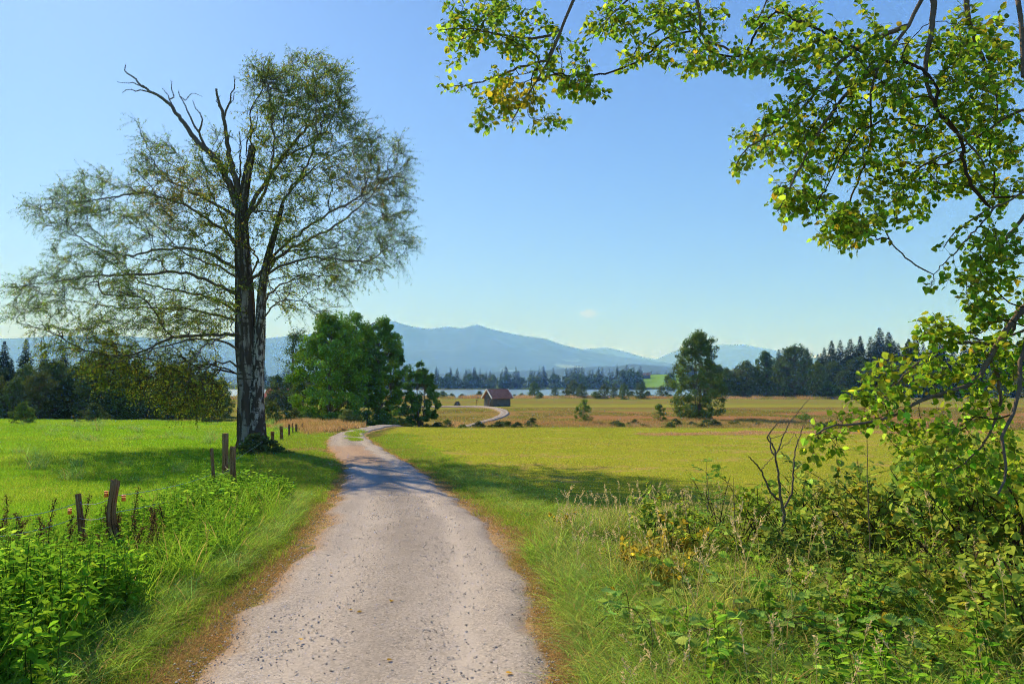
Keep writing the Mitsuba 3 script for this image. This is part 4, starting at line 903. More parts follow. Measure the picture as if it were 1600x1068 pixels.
# ------------------------------------------------------------------ grass
def blades(rng, xy, hgt, wid, lean, cols, segs=2, curl=.5, dirs=None):
    """Grass blades rooted at xy (n, 2): arched tapering strips."""
    n = len(xy); a = rng.uniform(0, 6.28, n) if dirs is None else dirs
    d = np.c_[np.cos(a), np.sin(a), 0 * a]; w = rng.uniform(0, 6.28, n); sd = np.c_[np.cos(w), np.sin(w), 0 * w]
    t = np.linspace(0, 1, segs + 1)
    h = np.broadcast_to(hgt, (n,)); l = np.broadcast_to(lean, (n,))
    ctr = np.c_[xy, np.zeros(n)][:, None] + d[:, None] * (h * l)[:, None, None] * (t ** 1.8)[None, :, None] + np.array([0, 0, 1]) * (h[:, None] * (t - curl * l[:, None] * t ** 2.5))[:, :, None]
    ww = np.broadcast_to(wid, (n,))[:, None, None] * (1 - t * .55)[None, :, None] * .5
    V = np.concatenate([(ctr - sd[:, None] * ww)[:, :-1], (ctr + sd[:, None] * ww)[:, :-1], ctr[:, -1:]], 1)
    f = []
    for k in range(segs - 1): f += [[k, segs + k, segs + k + 1], [k, segs + k + 1, k + 1]]
    f.append([segs - 1, 2 * segs - 1, 2 * segs])
    m = 2 * segs + 1
    return V.reshape(-1, 3), (np.array(f)[None] + (np.arange(n) * m)[:, None, None]).reshape(-1, 3), rep(cols, m)

def disc(rng, n, r): a = rng.uniform(0, 6.28, n); q = r * np.sqrt(rng.random(n)); return np.c_[q * np.cos(a), q * np.sin(a)]
def grass_group(name, seed, n, r, h, wid, lean, base, yellow=.0, segs=2, straw=0.0, var=.2, extra=None):
    rng = np.random.default_rng(seed); xy = disc(rng, n, r)
    c = tint(rng, n, base, var, .1)
    if straw: k = rng.random(n) < straw; c[k] = np.array([.36, .27, .12]) * np.exp(rng.normal(0, .25, (k.sum(), 1)))
    mb = MB(); mb.add(*blades(rng, xy, rng.uniform(*h, n), rng.uniform(*wid, n), rng.uniform(*lean, n), c, segs))
    if extra: extra(rng, mb)
    group(name, blades=mikit.ply(mb.mesh(), 'leaf', color=mb.color()))
def seedheads(k, h, col=(.3, .23, .13)):
    def f(rng, mb):
        xy = disc(rng, k, .16); a = rng.uniform(0, 6.28, k)
        for (x, y), b in zip(xy, a):
            hh = rng.uniform(*h); l = rng.uniform(.1, .45)
            t = np.linspace(0, 1, 6)[:, None]
            p = np.array([x, y, 0]) + np.array([math.cos(b), math.sin(b), 0]) * hh * l * t ** 2 + np.array([0, 0, hh]) * (t - .12 * t ** 3)
            mb.add(*tube(p, np.linspace(.0022, .0012, 6), 3, cap=False), col)
            e = p[-1]; dd = unit(p[-1] - p[-2])
            P = e - dd * rng.uniform(0, .13, (14, 1)); A = unit(dd + rng.normal(0, .5, (14, 3)))
            v, f_ = leaves(P, A, rand_dir(rng, 14), np.full(14, .03), (RHOMB[0] * [1, .5, 1], RHOMB[1])); mb.add(v, f_, col)
    return f
def hexgrid(x0, x1, y0, y1, s, rng):
    xs, ys = np.arange(x0, x1, s), np.arange(y0, y1, s)
    X, Y = np.meshgrid(xs, ys); X = X + rng.uniform(-.45, .45, X.shape) * s; Y = Y + rng.uniform(-.45, .45, Y.shape) * s
    return X.ravel(), Y.ravel()
COUNT = {}
def scatter(name, grps, x, y, rng, smin=.85, smax=1.2, zs=None, dz=-.01, pick=None):
    p = onground(x, y, dz); ok = in_view(p); p = p[ok]
    pk = rng.integers(len(grps), size=len(p)) if pick is None else pick[ok]
    for q, g in zip(p, pk):
        COUNT[name] = COUNT.get(name, 0) + 1; s = rng.uniform(smin, smax)
        inst(f'{name}__{COUNT[name]:03d}', grps[g], mat(q, rng.uniform(0, 6.28), [s, s, s * (rng.uniform(*zs) if zs else 1)]))

G = np.random.default_rng(400)
LUSH = [(.09, .185, .012), (.105, .2, .014), (.08, .165, .012), (.125, .2, .018)]
for i in range(4):
    grass_group(f'shape_meadow_near_{i}', 410 + i, 620, .55, (.06, .17), (.004, .008), (.2, .8), LUSH[i], segs=2, straw=.02)
    grass_group(f'shape_meadow_mid_{i}', 420 + i, 620, 1.35, (.07, .18), (.010, .02), (.2, .8), LUSH[i], segs=1, straw=.02)
    grass_group(f'shape_mown_{i}', 430 + i, 640, 1.35, (.03, .085), (.009, .018), (.3, 1.0), [(.13, .175, .018), (.15, .185, .02), (.12, .165, .018), (.17, .18, .03)][i], segs=1, straw=.16)
    grass_group(f'shape_verge_short_{i}', 440 + i, 240, .3, (.03, .12), (.003, .006), (.4, 1.3), [(.09, .165, .014), (.11, .175, .018), (.1, .18, .014), (.13, .16, .03)][i], segs=2, straw=.12)
    grass_group(f'shape_verge_dry_{i}', 450 + i, 170, .26, (.02, .07), (.003, .006), (.6, 1.6), [(.19, .115, .05), (.17, .12, .055), (.22, .155, .08), (.12, .13, .035)][i], segs=2, straw=.35)
    grass_group(f'shape_long_{i}', 460 + i, 110, .19, (.22, .5), (.0045, .01), (.35, 1.25), [(.125, .21, .03), (.14, .215, .03), (.11, .19, .045), (.165, .205, .045)][i], segs=4, straw=.1)
    grass_group(f'shape_long_seed_{i}', 470 + i, 80, .17, (.3, .56), (.0045, .009), (.25, .9), [(.13, .2, .04), (.145, .205, .04), (.12, .19, .05), (.17, .2, .05)][i], segs=4, straw=.14, extra=seedheads(2, (.55, .85), (.55, .48, .28)))
    grass_group(f'shape_reed_{i}', 480 + i, 260, 1.5, (.35, .95), (.03, .06), (.1, .5), [(.16, .105, .05), (.13, .11, .035), (.1, .115, .03), (.18, .13, .07)][i], segs=2, straw=.25)
    grass_group(f'shape_low_{i}', 485 + i, 330, 2.2, (.12, .34), (.03, .06), (.2, .8), [(.08, .1, .018), (.092, .072, .028), (.07, .1, .016), (.095, .1, .028)][i], segs=1, straw=.2)
def clump_pick(x, y, s=6.0, seed=3):
    v = meshkit.fbm(np.c_[np.asarray(x) / s, np.asarray(y) / s, 0 * np.asarray(x)], 3, seed)
    return np.clip(((v - .3) / .4 * 4 + G.normal(0, .6, len(v))).astype(int), 0, 3)
def stuff(name, label, cat): tag(name, label, cat, kind='stuff')

x, y = hexgrid(-18, -2, 5.5, 23, .62, G); k = (x < FX(y) + .2); x, y = x[k], y[k]
scatter('meadow_grass', [f'shape_meadow_near_{i}' for i in range(4)], x, y, G, zs=(.7, 1.2), pick=clump_pick(x, y, 3))
x, y = hexgrid(-58, -2, 22, 72, 1.45, G); k = (x < FX(y) + .2) & (y < crest(x) + 2); x, y = x[k], y[k]
scatter('meadow_grass', [f'shape_meadow_mid_{i}' for i in range(4)], x, y, G, zs=(.7, 1.3), pick=clump_pick(x, y, 5))
x, y = G.uniform(-40, -4, 420), G.uniform(9, 60, 420); k = x < FX(y) - .3
scatter('meadow_grass', ['shape_verge_short_0', 'shape_verge_short_2', 'shape_long_2'], x[k], y[k], G, .9, 1.9, zs=(.5, 1.4))
stuff('meadow_grass', 'lush bright green grass of the meadow left of the fence', 'grass')
x, y = hexgrid(-12, 46, 9.5, 56, 1.3, G); k = (x > np.where(y < 38, road_r(y) + 1.5, -14)) & (road_dist(x, y) > 1.45) & (y > 12 - .25 * x) & (y < crest(x) + 2); x, y = x[k], y[k]
scatter('mown_grass', [f'shape_mown_{i}' for i in range(4)], x, y, G, zs=(.6, 1.1), pick=clump_pick(x, y, 4))
stuff('mown_grass', 'short mown yellowish-green grass of the right meadow', 'grass')
# low meadow: tussocks and dry reed grass
x, y = hexgrid(-70, 110, 74, 150, 2.6, G); k = road_dist(x, y) > 1.6; x, y = x[k], y[k]
v = meshkit.fbm(np.c_[x / 12, y / 9, 0 * x], 3, 8); keep = v > .47; x, y = x[keep], y[keep]
scatter('low_meadow_grass', [f'shape_low_{i}' for i in range(4)], x, y, G, .8, 1.3, zs=(.5, 1.2), pick=clump_pick(x, y, 14, 6))
stuff('low_meadow_grass', 'brown and straw-coloured grass of the low meadow', 'grass')
x, y = hexgrid(-8, 60, 76, 104, 1.5, G); k = (road_dist(x, y) > 1.5) & (np.abs(y - 92 + 3 * np.sin(x / 9)) < 8 + 4 * np.sin(x / 13)); x, y = x[k], y[k]
scatter('reed_grass', [f'shape_reed_{i}' for i in range(4)], x, y, G, .6, 1.0, zs=(.5, 1.1), pick=clump_pick(x, y, 8, 16))
x, y = hexgrid(-110, 130, 268, 298, 4, G); v = meshkit.fbm(np.c_[x / 20, y / 14, 0 * x], 3, 18); x, y = x[v > .45], y[v > .45]
scatter('reed_grass', [f'shape_reed_{i}' for i in range(4)], x, y, G, 1.3, 2.0, zs=(.6, 1.1), pick=clump_pick(x, y, 18, 16))
xx = np.r_[G.uniform(-18, -11.5, 130)]; yy2 = 58 + (xx + 16) * -1.4 + G.normal(0, 2.5, 130); k = (road_dist(xx, yy2) > 1.2); 
scatter('reed_grass', [f'shape_reed_{i}' for i in (0, 1, 3)], xx[k], yy2[k], G, .35, .6, zs=(.8, 1.4))
x = G.uniform(-10, 44, 230); yq = 85 + G.normal(0, 3, 230) + .08 * x; k = road_dist(x, yq) > 1.3
scatter('reed_grass', ['shape_reed_2', 'shape_reed_1'], x[k], yq[k], G, .45, .8, zs=(.5, 1.0))
stuff('reed_grass', 'dry reed grass and tall seed heads in the ditch line', 'grass')
# ditch brush: leafy low growth behind the mown meadow
grass_rng = np.random.default_rng(31)
x = grass_rng.uniform(-10, 44, 150); x = np.where(grass_rng.random(150) < .5, -9 + 11 * grass_rng.random(150), x); y = 86 + grass_rng.normal(0, 3.5, 150) + .08 * x; k = road_dist(x, y) > 1.4
scatter('ditch_brush', BUSH, x[k], y[k], grass_rng, .5, 1.5, zs=(.3, .75), dz=-.1)
x = grass_rng.uniform(-13, 1, 70); y = 72 + grass_rng.normal(0, 2, 70) - .1 * x; k = (road_dist(x, y) > 1.2) & ((x < -2.5))
scatter('ditch_brush', BUSH, x[k], y[k], grass_rng, .7, 1.5, zs=(.45, .8), dz=-.1)
stuff('ditch_brush', 'low green brush along the ditch beyond the mown meadow', 'undergrowth')

# road verges
yv = np.r_[G.uniform(1.2, 9, 2200), G.uniform(9, 40, 1600)]; side = G.random(len(yv)) < .5
dd = np.abs(G.normal(0, .2, len(yv))) + .03
x = np.where(side, road_l(yv) - dd, road_r(yv) + dd)
scatter('verge_grass', [f'shape_verge_dry_{i}' for i in range(4)], x, yv, G, .7, 1.2, zs=(.6, 1.2), dz=.0)
yv = np.r_[G.uniform(1.2, 10, 800), G.uniform(10, 42, 900)]; x = road_l(yv) - .42 - np.abs(G.normal(0, .5, len(yv)))
scatter('verge_grass', [f'shape_verge_short_{i}' for i in range(4)], x, yv, G, .8, 1.4, zs=(.8, 1.5))
yv = np.r_[G.uniform(9, 45, 1100)]; x = road_r(yv) + .3 + np.abs(G.normal(0, .8, len(yv)))
scatter('verge_grass', [f'shape_verge_short_{i}' for i in range(4)], x, yv, G, .8, 1.4, zs=(.8, 1.6))
yv = G.uniform(14, 46, 900); x = FX(yv) + G.random(900) ** .7 * (road_l(np.minimum(yv, 38)) - FX(yv) - .4); k = road_dist(x, yv) > .3
scatter('verge_grass', [f'shape_verge_short_{i}' for i in range(3)], x[k], yv[k], G, 1.0, 1.7, zs=(1.0, 2.0))
isl = ground_hit(np.array([540, 545, 551, 557, 546, 541, 549, 553, 548, 544]), np.array([688, 690, 691, 676, 684, 682, 680, 678, 674, 679]), 20)
for _ in range(9):
    q = isl[G.integers(len(isl), size=8)] + G.normal(0, .14, (8, 3)) + [.25, 0, 0]; scatter('verge_grass', [f'shape_verge_short_{i}' for i in range(3)], q[:, 0], q[:, 1], G, .8, 1.1, zs=(1.0, 2.0), dz=.1)
stuff('verge_grass', 'short trodden and dry grass along both edges of the path', 'grass')

# long grass right of the path
yv = G.uniform(3.4, 11.2, 2300); x = road_r(yv) + .22 + G.random(2300) ** 1.2 * (3.0 + .2 * yv)
near_shrub = meshkit.noise(np.c_[x / 1.3, yv / 1.3, 0 * x], 6)
k = near_shrub < .72; lv = (x - road_r(yv))
pk = np.where(G.random(len(x)) < np.clip((yv - 6) / 12, .06, .4), 4, 0) + G.integers(4, size=len(x))
scatter('long_grass', [f'shape_long_{i}' for i in range(4)] + [f'shape_long_seed_{i}' for i in range(4)], x[k], yv[k], G, .7, 1.15, zs=(.55, 1.05), pick=pk[k])
yv = G.uniform(12, 22, 260); x = road_r(yv) + .5 + np.abs(G.normal(0, .8, 260))
scatter('long_grass', [f'shape_long_{i}' for i in range(4)], x, yv, G, .45, .8, zs=(.5, 1.0))
yv = G.uniform(3.6, 15, 800); x = road_l(yv) - .45 - G.random(800) ** 1.5 * (road_l(yv) - FX(yv) - .3)
scatter('long_grass', [f'shape_long_{i}' for i in range(3)], x, yv, G, .6, 1.0, zs=(.6, 1.1))
yv = G.uniform(3.5, 7.2, 420); x = G.uniform(1.0, 4.4, 420); k = (x > road_r(yv) + .5) & (x < .75 * yv + .4) & (meshkit.noise(np.c_[x / .7, yv / .7, 0 * x], 22) > .38)
scatter('long_grass', [f'shape_long_{i}' for i in (0, 1, 3, 0, 1, 3, 0, 1)] + ['shape_long_seed_3'], x[k], yv[k], G, .9, 1.25, zs=(.85, 1.35))
stuff('long_grass', 'long arching grass with pale seed heads right of the path', 'grass')

# nettles between the path and the fence
def nettle(name, seed, hgt, base, pairs=9, leaf=(.07, .125)):
    rng = np.random.default_rng(seed); mb = MB()
    for s in range(3):
        o = np.r_[rng.normal(0, .05, 2), 0]; tip = o + np.array([rng.normal(0, .08), rng.normal(0, .08), hgt * rng.uniform(.75, 1.1)])
        p = spline(np.array([o, (o + tip) / 2 + np.r_[rng.normal(0, .02, 2), 0], tip]), 6); mb.add(*tube(p, np.linspace(.0045, .002, 6), 3, cap=False), (.07, .12, .03))
        t = np.repeat(np.linspace(.22, 1, pairs), 2) ** .85; n = len(t)
        P = np.stack([np.interp(t, np.linspace(0, 1, 6), p[:, i]) for i in range(3)], 1)
        a = np.repeat(np.arange(pairs) * 1.57 + rng.normal(0, .3, pairs), 2) + np.tile([0, math.pi], pairs) + rng.normal(0, .2, n)
        A = np.c_[np.cos(a), np.sin(a), rng.uniform(-.8, .35, n) + .5 * (t > .9)]
        v, f = leaves(P + unit(A) * .012, A, np.array([0, 0, 1.0]) + rng.normal(0, .45, (n, 3)), rng.uniform(*leaf, n) * (1.1 - .55 * t ** 3), (LANCE[0] * [1, 1.25, 1], LANCE[1]))
        mb.add(v, f, rep(tint(rng, n, base, .2), 7))
    group(name, plant=mikit.ply(mb.mesh(), 'gloss_leaf', color=mb.color()))
for i in range(5): nettle(f'shape_nettle_{i}', 500 + i, .62 + .05 * i, [(.085, .185, .014), (.1, .2, .014), (.07, .16, .014), (.11, .21, .02), (.085, .175, .018)][i])
def dock(name, seed):
    rng = np.random.default_rng(seed); mb = MB()
    h = rng.uniform(.6, .8); p = spline(np.array([[0, 0, 0], [rng.normal(0, .03), rng.normal(0, .03), h * .5], [rng.normal(0, .07), rng.normal(0, .07), h]]), 8)
    mb.add(*tube(p, np.linspace(.006, .003, 8), 4, cap=False), (.12, .07, .03))
    n = 170; t = rng.uniform(.5, 1, n); P = np.stack([np.interp(t, np.linspace(0, 1, 8), p[:, i]) for i in range(3)], 1) + rng.normal(0, .016, (n, 3))
    v, f = leaves(P, rand_dir(rng, n) + [0, 0, .4], rand_dir(rng, n), rng.uniform(.014, .028, n), RHOMB); mb.add(v, f, rep(tint(rng, n, (.035, .026, .014), .3), 4))
    n = 8; t = rng.uniform(.05, .5, n); P = np.stack([np.interp(t, np.linspace(0, 1, 8), p[:, i]) for i in range(3)], 1)
    v, f = leaves(P, rand_dir(rng, n) * [1, 1, .4] + [0, 0, .3], rand_dir(rng, n) * .3 + [0, 0, 1], rng.uniform(.1, .18, n), LANCE); mb.add(v, f, rep(tint(rng, n, (.13, .16, .03), .2), 7))
    group(name, plant=mikit.ply(mb.mesh(), 'gloss_leaf', color=mb.color()))
for i in range(3): dock(f'shape_dock_{i}', 520 + i)
N_ = 2700
yv = 3.2 + 11.8 * G.random(N_) ** 1.2; t = G.random(N_)
x = FX(yv) - .35 + (road_l(yv) - .62 - FX(yv) + .35) * t
x = np.where(yv < 6.5, x - .4 * (6.5 - yv) * G.random(N_), x)
v = meshkit.fbm(np.c_[x / .8, yv / .8, 0 * x], 3, 41); k = (v > .36) & (t < .98 - .1 * G.random(N_))
k &= (G.random(N_) < 1.35 - .75 * t)
bands = np.digitize(yv, [5.5, 7.0, 9.0]); 
for b_, z_ in enumerate([(.85, 1.2), (.72, 1.05), (.44, .74), (.45, .8)]):
    q_ = k & (bands == b_); scatter('nettle_bed', [f'shape_nettle_{i}' for i in range(5)], x[q_], yv[q_], G, .7, 1.15, zs=z_, pick=clump_pick(x[q_], yv[q_], 1.2, 5))
yv = G.uniform(6.5, 9.5, 500); x = FX(yv) - .2 - G.random(500) * 2.2; scatter('nettle_bed', [f'shape_nettle_{i}' for i in (0, 2, 4)], x, yv, G, .5, .9, zs=(.4, .7))
grass_group('shape_lush_long', 540, 60, .16, (.35, .75), (.005, .011), (.2, .9), (.12, .215, .02), segs=4, straw=.05)
yv = G.uniform(3.4, 13, 300); t = G.random(300); x = FX(yv) - .6 + (road_l(yv) - .6 - FX(yv) + .6) * t; x = np.where(yv < 6.5, x - .3 * (6.5 - yv) * G.random(300), x)
scatter('nettle_bed', ['shape_lush_long'], x, yv, G, .7, 1.1, zs=(.55, 1.1))
stuff('nettle_bed', 'dense bed of bright green nettles between the fence and the path', 'nettles')
DK = [(8, 795), (60, 800), (110, 812), (118, 790), (165, 790), (205, 795), (212, 800), (150, 800), (248, 778), (262, 776), (230, 790), (196, 780), (30, 820), (90, 830), (75, 840), (20, 840), (130, 835), (218, 785), (254, 772), (240, 783), (206, 778), (160, 805), (48, 835), (10, 850)]
for i, (px, py) in enumerate(sorted(DK)):
    d = G.uniform(7.2, 9.2); x = (px - 800) / F * d
    key = tag(num('dock_plant'), f'withered brown dock seed stalk among the nettles by the fence, {ORD[i]} from the left edge', 'weed', 'dock stalks by the fence')
    inst(key, f'shape_dock_{i % 3}', mat([x, d, float(H(x, d)) - .02], G.uniform(0, 6.28), [1, 1, G.uniform(.8, 1.05)]))

# ------------------------------------------------------------------ shrubs, saplings and brambles at the right
R = np.random.default_rng(600)
def leafy_shrub(name, seed, r, h, n_cl, per, leaf, base, yellow=.03, stems=7, tmpl=ROUND, bs='gloss_leaf'):
    rng = np.random.default_rng(seed); tb, mb = MB(), MB()
    ends = []
    for i in range(stems):
        a = rng.uniform(0, 6.28); e = np.array([math.cos(a) * r * rng.uniform(.2, .9), math.sin(a) * r * rng.uniform(.2, .9), h * rng.uniform(.55, 1.0)])
        p = spline(np.array([[rng.normal(0, .06), rng.normal(0, .06), -.05], e * [.35, .35, .6] + rng.normal(0, .03, 3), e]), 9); tb.add(*tube(p, np.linspace(.011, .003, 9), 5, cap=False)); ends.append(p)
    for _ in range(n_cl):
        p = ends[rng.integers(stems)]; b = p[rng.integers(3, 9)]; e = b + rand_dir(rng, 1)[0] * [r * .42, r * .42, h * .22] + [0, 0, .04 * h]
        e[2] = max(e[2], .05); q = spline(np.array([b, (b + e) / 2 + rng.normal(0, .02, 3), e]), 5); tb.add(*tube(q, np.linspace(.003, .0013, 5), 3, cap=False))
        t = rng.uniform(.15, 1.05, per)[:, None]; P = b * (1 - t) + e * t + rng.normal(0, .02, (per, 3))
        A = unit(unit(e - b) * .5 + rand_dir(rng, per) * .8 - [0, 0, .2]); N = unit(rand_dir(rng, per) * .6 + [0, 0, .9])
        v, f = leaves(P, A, N, leaf * rng.uniform(.65, 1.3, per), tmpl); mb.add(v, f, rep(tint(rng, per, base, .22, .12, yellow), len(tmpl[0])))
    group(name, stems=mikit.ply(tb.mesh(), 'twig_bark'), foliage=mikit.ply(mb.mesh(), bs, color=mb.color()))
SB = [(.11, .175, .022), (.125, .185, .03), (.095, .155, .025), (.15, .18, .03), (.09, .14, .03), (.13, .2, .02)]
for i in range(6): leafy_shrub(f'shape_shrub_{i}', 610 + i, .62, .95, 46, 12, [.05, .06, .042, .055, .065, .045][i], SB[i], [.03, .04, .02, .05, .02, .03][i], tmpl=[ROUND, ROUND, LANCE, ROUND, ROUND, LANCE][i])
leafy_shrub('shape_weed_0', 621, .3, .6, 16, 9, .06, (.13, .21, .03), .02, stems=5, tmpl=LANCE)
leafy_shrub('shape_weed_1', 622, .28, .5, 16, 9, .07, (.15, .22, .04), .05, stems=5)
leafy_shrub('shape_shrub_yellow', 620, .5, .55, 34, 12, .055, (.17, .16, .03), .4)
SH = [(1270, 6.2, .6), (1340, 5.9, .65), (1500, 5.6, .85), (1610, 4.9, .95), (1110, 6.8, .5), (1030, 9.2, .8), (1075, 8.8, .9), (1120, 9.4, 1.0), (1150, 8.4, .9), (1185, 8.9, 1.05), (1225, 9.2, 1.0), (1255, 8.2, 1.05), (1290, 8.8, 1.15), (1325, 7.9, 1.2), (1350, 8.8, 1.3), (1385, 7.6, 1.3), (1410, 8.6, 1.4), (1445, 7.4, 1.4), (1470, 8.5, 1.6),
      (1500, 7.0, 1.5), (1535, 8.0, 1.7), (1560, 6.6, 1.6), (1595, 7.4, 1.7), (1630, 6.5, 1.8), (1170, 7.4, .7), (1230, 7.2, .75), (1290, 7.0, .8), (1350, 6.7, .85), (1420, 6.4, .9), (1480, 6.1, 1.0), (1550, 5.8, 1.0), (1610, 5.5, 1.1), (1100, 7.9, .6), (1670, 6.0, 1.6), (1060, 7.8, .5)]
for i, (px, d, hh) in enumerate(sorted(SH)):
    x = (px - 800) / F * d; key = tag(num('shrub'), f'leafy roadside shrub in the thicket at the right, {ORD[i]} from the left', 'shrub', 'shrubs of the right thicket')
    inst(key, f'shape_shrub_{R.integers(6)}', mat([x, d, float(H(x, d)) - .03], R.uniform(0, 6.28), [hh ** .5 * 1.05, hh ** .5 * 1.05, hh * .98]))
for i, (px, d, hh) in enumerate([(1005, 7.3, .85), (1058, 7.9, 1.0), (1040, 6.9, .8), (985, 7.6, .75), (880, 10.2, .6)]):
    x = (px - 800) / F * d; key = tag(num('yellowing_bramble'), ['yellow and orange leaved bramble in the long grass', 'yellowing bramble just right of the orange one', 'half withered bramble in front of the yellow ones', 'yellow leaved bramble at the left of the other yellow ones', 'small yellow bramble in the grass nearest the path'][i], 'bramble')
    inst(key, 'shape_shrub_yellow', mat([x, d, float(H(x, d))], i * 1.3, [.9 * hh, .9 * hh, hh]))

def traced(name, label, cat, d, stems, wig=.004):
    key = thing(name, label, cat); mb, ends = MB(), []
    for p, r0, r1, d1 in stems:
        p = np.array(p, float); q = pix(p[:, 0], p[:, 1], np.linspace(d, d + d1, len(p)))
        if p[0, 1] > 800: q[0, 2] = H(q[0, 0], q[0, 1]) - .05
        q = spline(q, max(8, len(p) * 4)); q[1:] += R.normal(0, wig, q[1:].shape)
        part(key, 'stem', tube(q, np.linspace(r0, r1, len(q)), 8), 'bark', smooth=True); ends.append(q)
    return key, ends
k, e = traced('dead_sapling', 'bare dead forked sapling sticking up from the thicket', 'sapling', 7.6, [
    ([(1216, 900), (1218, 842), (1225, 798), (1221, 784), (1218, 757), (1212, 713), (1203, 690), (1198, 686), (1201, 679), (1215, 662), (1235, 657)], .024, .004, -.2),
    ([(1220, 781), (1201, 762), (1189, 735), (1178, 722), (1169, 713)], .013, .005, -.3), ([(1226, 792), (1237, 767), (1240, 735), (1242, 706), (1248, 685), (1255, 663)], .012, .005, .2),
    ([(1210, 711), (1205, 700), (1203, 686), (1201, 679)], .01, .004, .1), ([(1211, 714), (1217, 700), (1225, 677), (1234, 660), (1242, 650), (1256, 632), (1275, 608)], .008, .002, .25), ([(1189, 735), (1200, 722), (1210, 712)], .005, .003, .1),
    ([(1213, 708), (1225, 696), (1236, 686), (1240, 676)], .005, .002, .2), ([(1240, 735), (1250, 727), (1260, 720)], .004, .002, .1), ([(1203, 684), (1220, 680), (1230, 672)], .004, .002, -.1), ([(1240, 676), (1247, 690), (1250, 705), (1254, 712)], .003, .0015, 0)])
def pinnate(key, base, A, n, size, c, rng):
    A = unit(A); side = unit(np.cross([0, 0, 1], A)); q = base + A * np.linspace(0, 1, 6)[:, None] * size - np.array([0, 0, 1]) * (np.linspace(0, 1, 6)[:, None] ** 2) * size * .2
    P, D = [], []
    for i in range(n):
        t = .3 + .65 * i / n
        for s in (-1, 1): P.append(q[0] * (1 - t) + q[-1] * t); D.append(side * s + A * .5)
    P.append(q[-1]); D.append(A)
    P, D = np.array(P), np.array(D); v, f = leaves(P, D, np.array([0, 0, 1.0]) + rng.normal(0, .25, (len(P), 3)), np.full(len(P), size * .34) * rng.uniform(.8, 1.1, len(P)), LANCE)
    mb = MB(); mb.add(v, f, rep(tint(rng, len(P), c, .15), 7)); mb.add(*tube(q, .0016, 4, cap=False), (.12, .14, .04)); part(key, 'leaf', mb.mesh(), 'gloss_leaf', color=mb.color())
def leafy_sapling(label, px, d, bottom, top, n, size, c, seed):
    rng = np.random.default_rng(seed); k, e = traced('sapling', label, 'sapling', d, [([(px + 6, bottom), (px + 3, (bottom + top) / 2), (px, top)], .008, .002, 0)])
    q = e[0]
    for i in range(n):
        t = .25 + .75 * i / n; b = q[min(len(q) - 1, int(t * len(q)))]; a = i * 2.4
        pinnate(k, b, np.array([math.cos(a), math.sin(a), .55]), 4, size * (1.1 - .4 * t), c, rng)
leafy_sapling('young green sapling with feathery leaves standing above the long grass', 1104, 7.9, 900, 722, 16, .26, (.075, .16, .03), 631)
leafy_sapling('thin sapling with a straight bare stem right of the dead one', 1354, 6.2, 930, 652, 9, .2, (.11, .16, .025), 632)
leafy_sapling('slight yellowish sapling just left of the dead one', 1146, 8.0, 880, 745, 7, .16, (.14, .15, .035), 633)

tt = np.array([0, .15, .32, .5, .68, .84, 1.0]); hw = np.array([.0, .27, .42, .43, .33, .17, 0])
_v = [[t, 0, -.03 * math.sin(t * 3)] for t in tt]; _f = []
for sgn in (1, -1):
    o = len(_v)
    for i in range(1, 6):
        _v += [[tt[i] + .07, sgn * hw[i], .09], [tt[i] - .01, sgn * hw[i] * .9, .02]]
    for i in range(1, 6):
        a, b = o + 2 * (i - 1), o + 2 * (i - 1) + 1
        tri = [[i - 1, b, i], [b, a, i]] + ([[i, a, a + 3]] + [[i, a + 3, i + 1]] if i < 5 else [[i, a, i + 1]])
        _f += [t if sgn < 0 else t[::-1] for t in tri]
LEAFLET = (np.array(_v), np.array(_f))
BR = [(985, 1000), (1015, 1035), (1085, 955), (1125, 985), (1180, 1010), (1215, 1045), (1270, 1000), (1300, 960), (1345, 925), (1370, 990), (1400, 1045), (1450, 1010), (1475, 955), (1530, 935), (1555, 1005), (1590, 965), (1140, 1066), (1320, 1062), (1500, 1062), (1570, 1062), (1390, 890), (1480, 880), (1560, 880), (1240, 950)]
for i, ((px, py), g) in enumerate(zip(sorted(BR), ground_hit(*zip(*sorted(BR))))):
    rng = np.random.default_rng(650 + i)
    key = tag(num('bramble'), f'low bramble with broad jagged leaves at the bottom right, {ORD[i]} from the left', 'bramble', 'brambles at the bottom right')
    base = (.12, .2, .045) if rng.random() < .6 else (.15, .23, .03)
    for c_ in range(rng.integers(2, 4)):
        a = rng.uniform(0, 6.28); L_ = rng.uniform(.35, .65); up = rng.uniform(.24, .46)
        q = spline(np.array([g, g + [math.cos(a) * L_ * .4, math.sin(a) * L_ * .4, up], g + [math.cos(a) * L_, math.sin(a) * L_, up * .8]]), 10)
        part(key, 'cane', tube(q, np.linspace(.004, .0018, 10), 5), 'twig_bark')
        for j in range(4):
            b = q[2 + 2 * j]; d_ = a + rng.normal(0, 1.1); A = np.array([math.cos(d_), math.sin(d_), rng.uniform(.1, .6)]); e_ = b + A * .08
            S = unit(np.cross([0, 0, 1], A)); size = rng.uniform(.06, .11)
            D_ = np.array([A, A * .35 + S, A * .35 - S]); D_[:, 2] -= .25
            v, f = leaves(np.repeat(e_[None], 3, 0), D_, np.array([0, -.35, 1.0]) + rng.normal(0, .42, (1, 3)) + rng.normal(0, .12, (3, 3)), size * np.array([1.15, .9, .9]), LEAFLET)
            mb = MB(); mb.add(v, f, rep(tint(rng, 3, base, .14, .1, .025), len(LEAFLET[0]))); mb.add(*tube(np.array([b, (b + e_) / 2 + [0, 0, .006], e_]), .0014, 4, cap=False), (.12, .13, .05))
            part(key, 'leaf', mb.mesh(), 'gloss_leaf', color=mb.color())

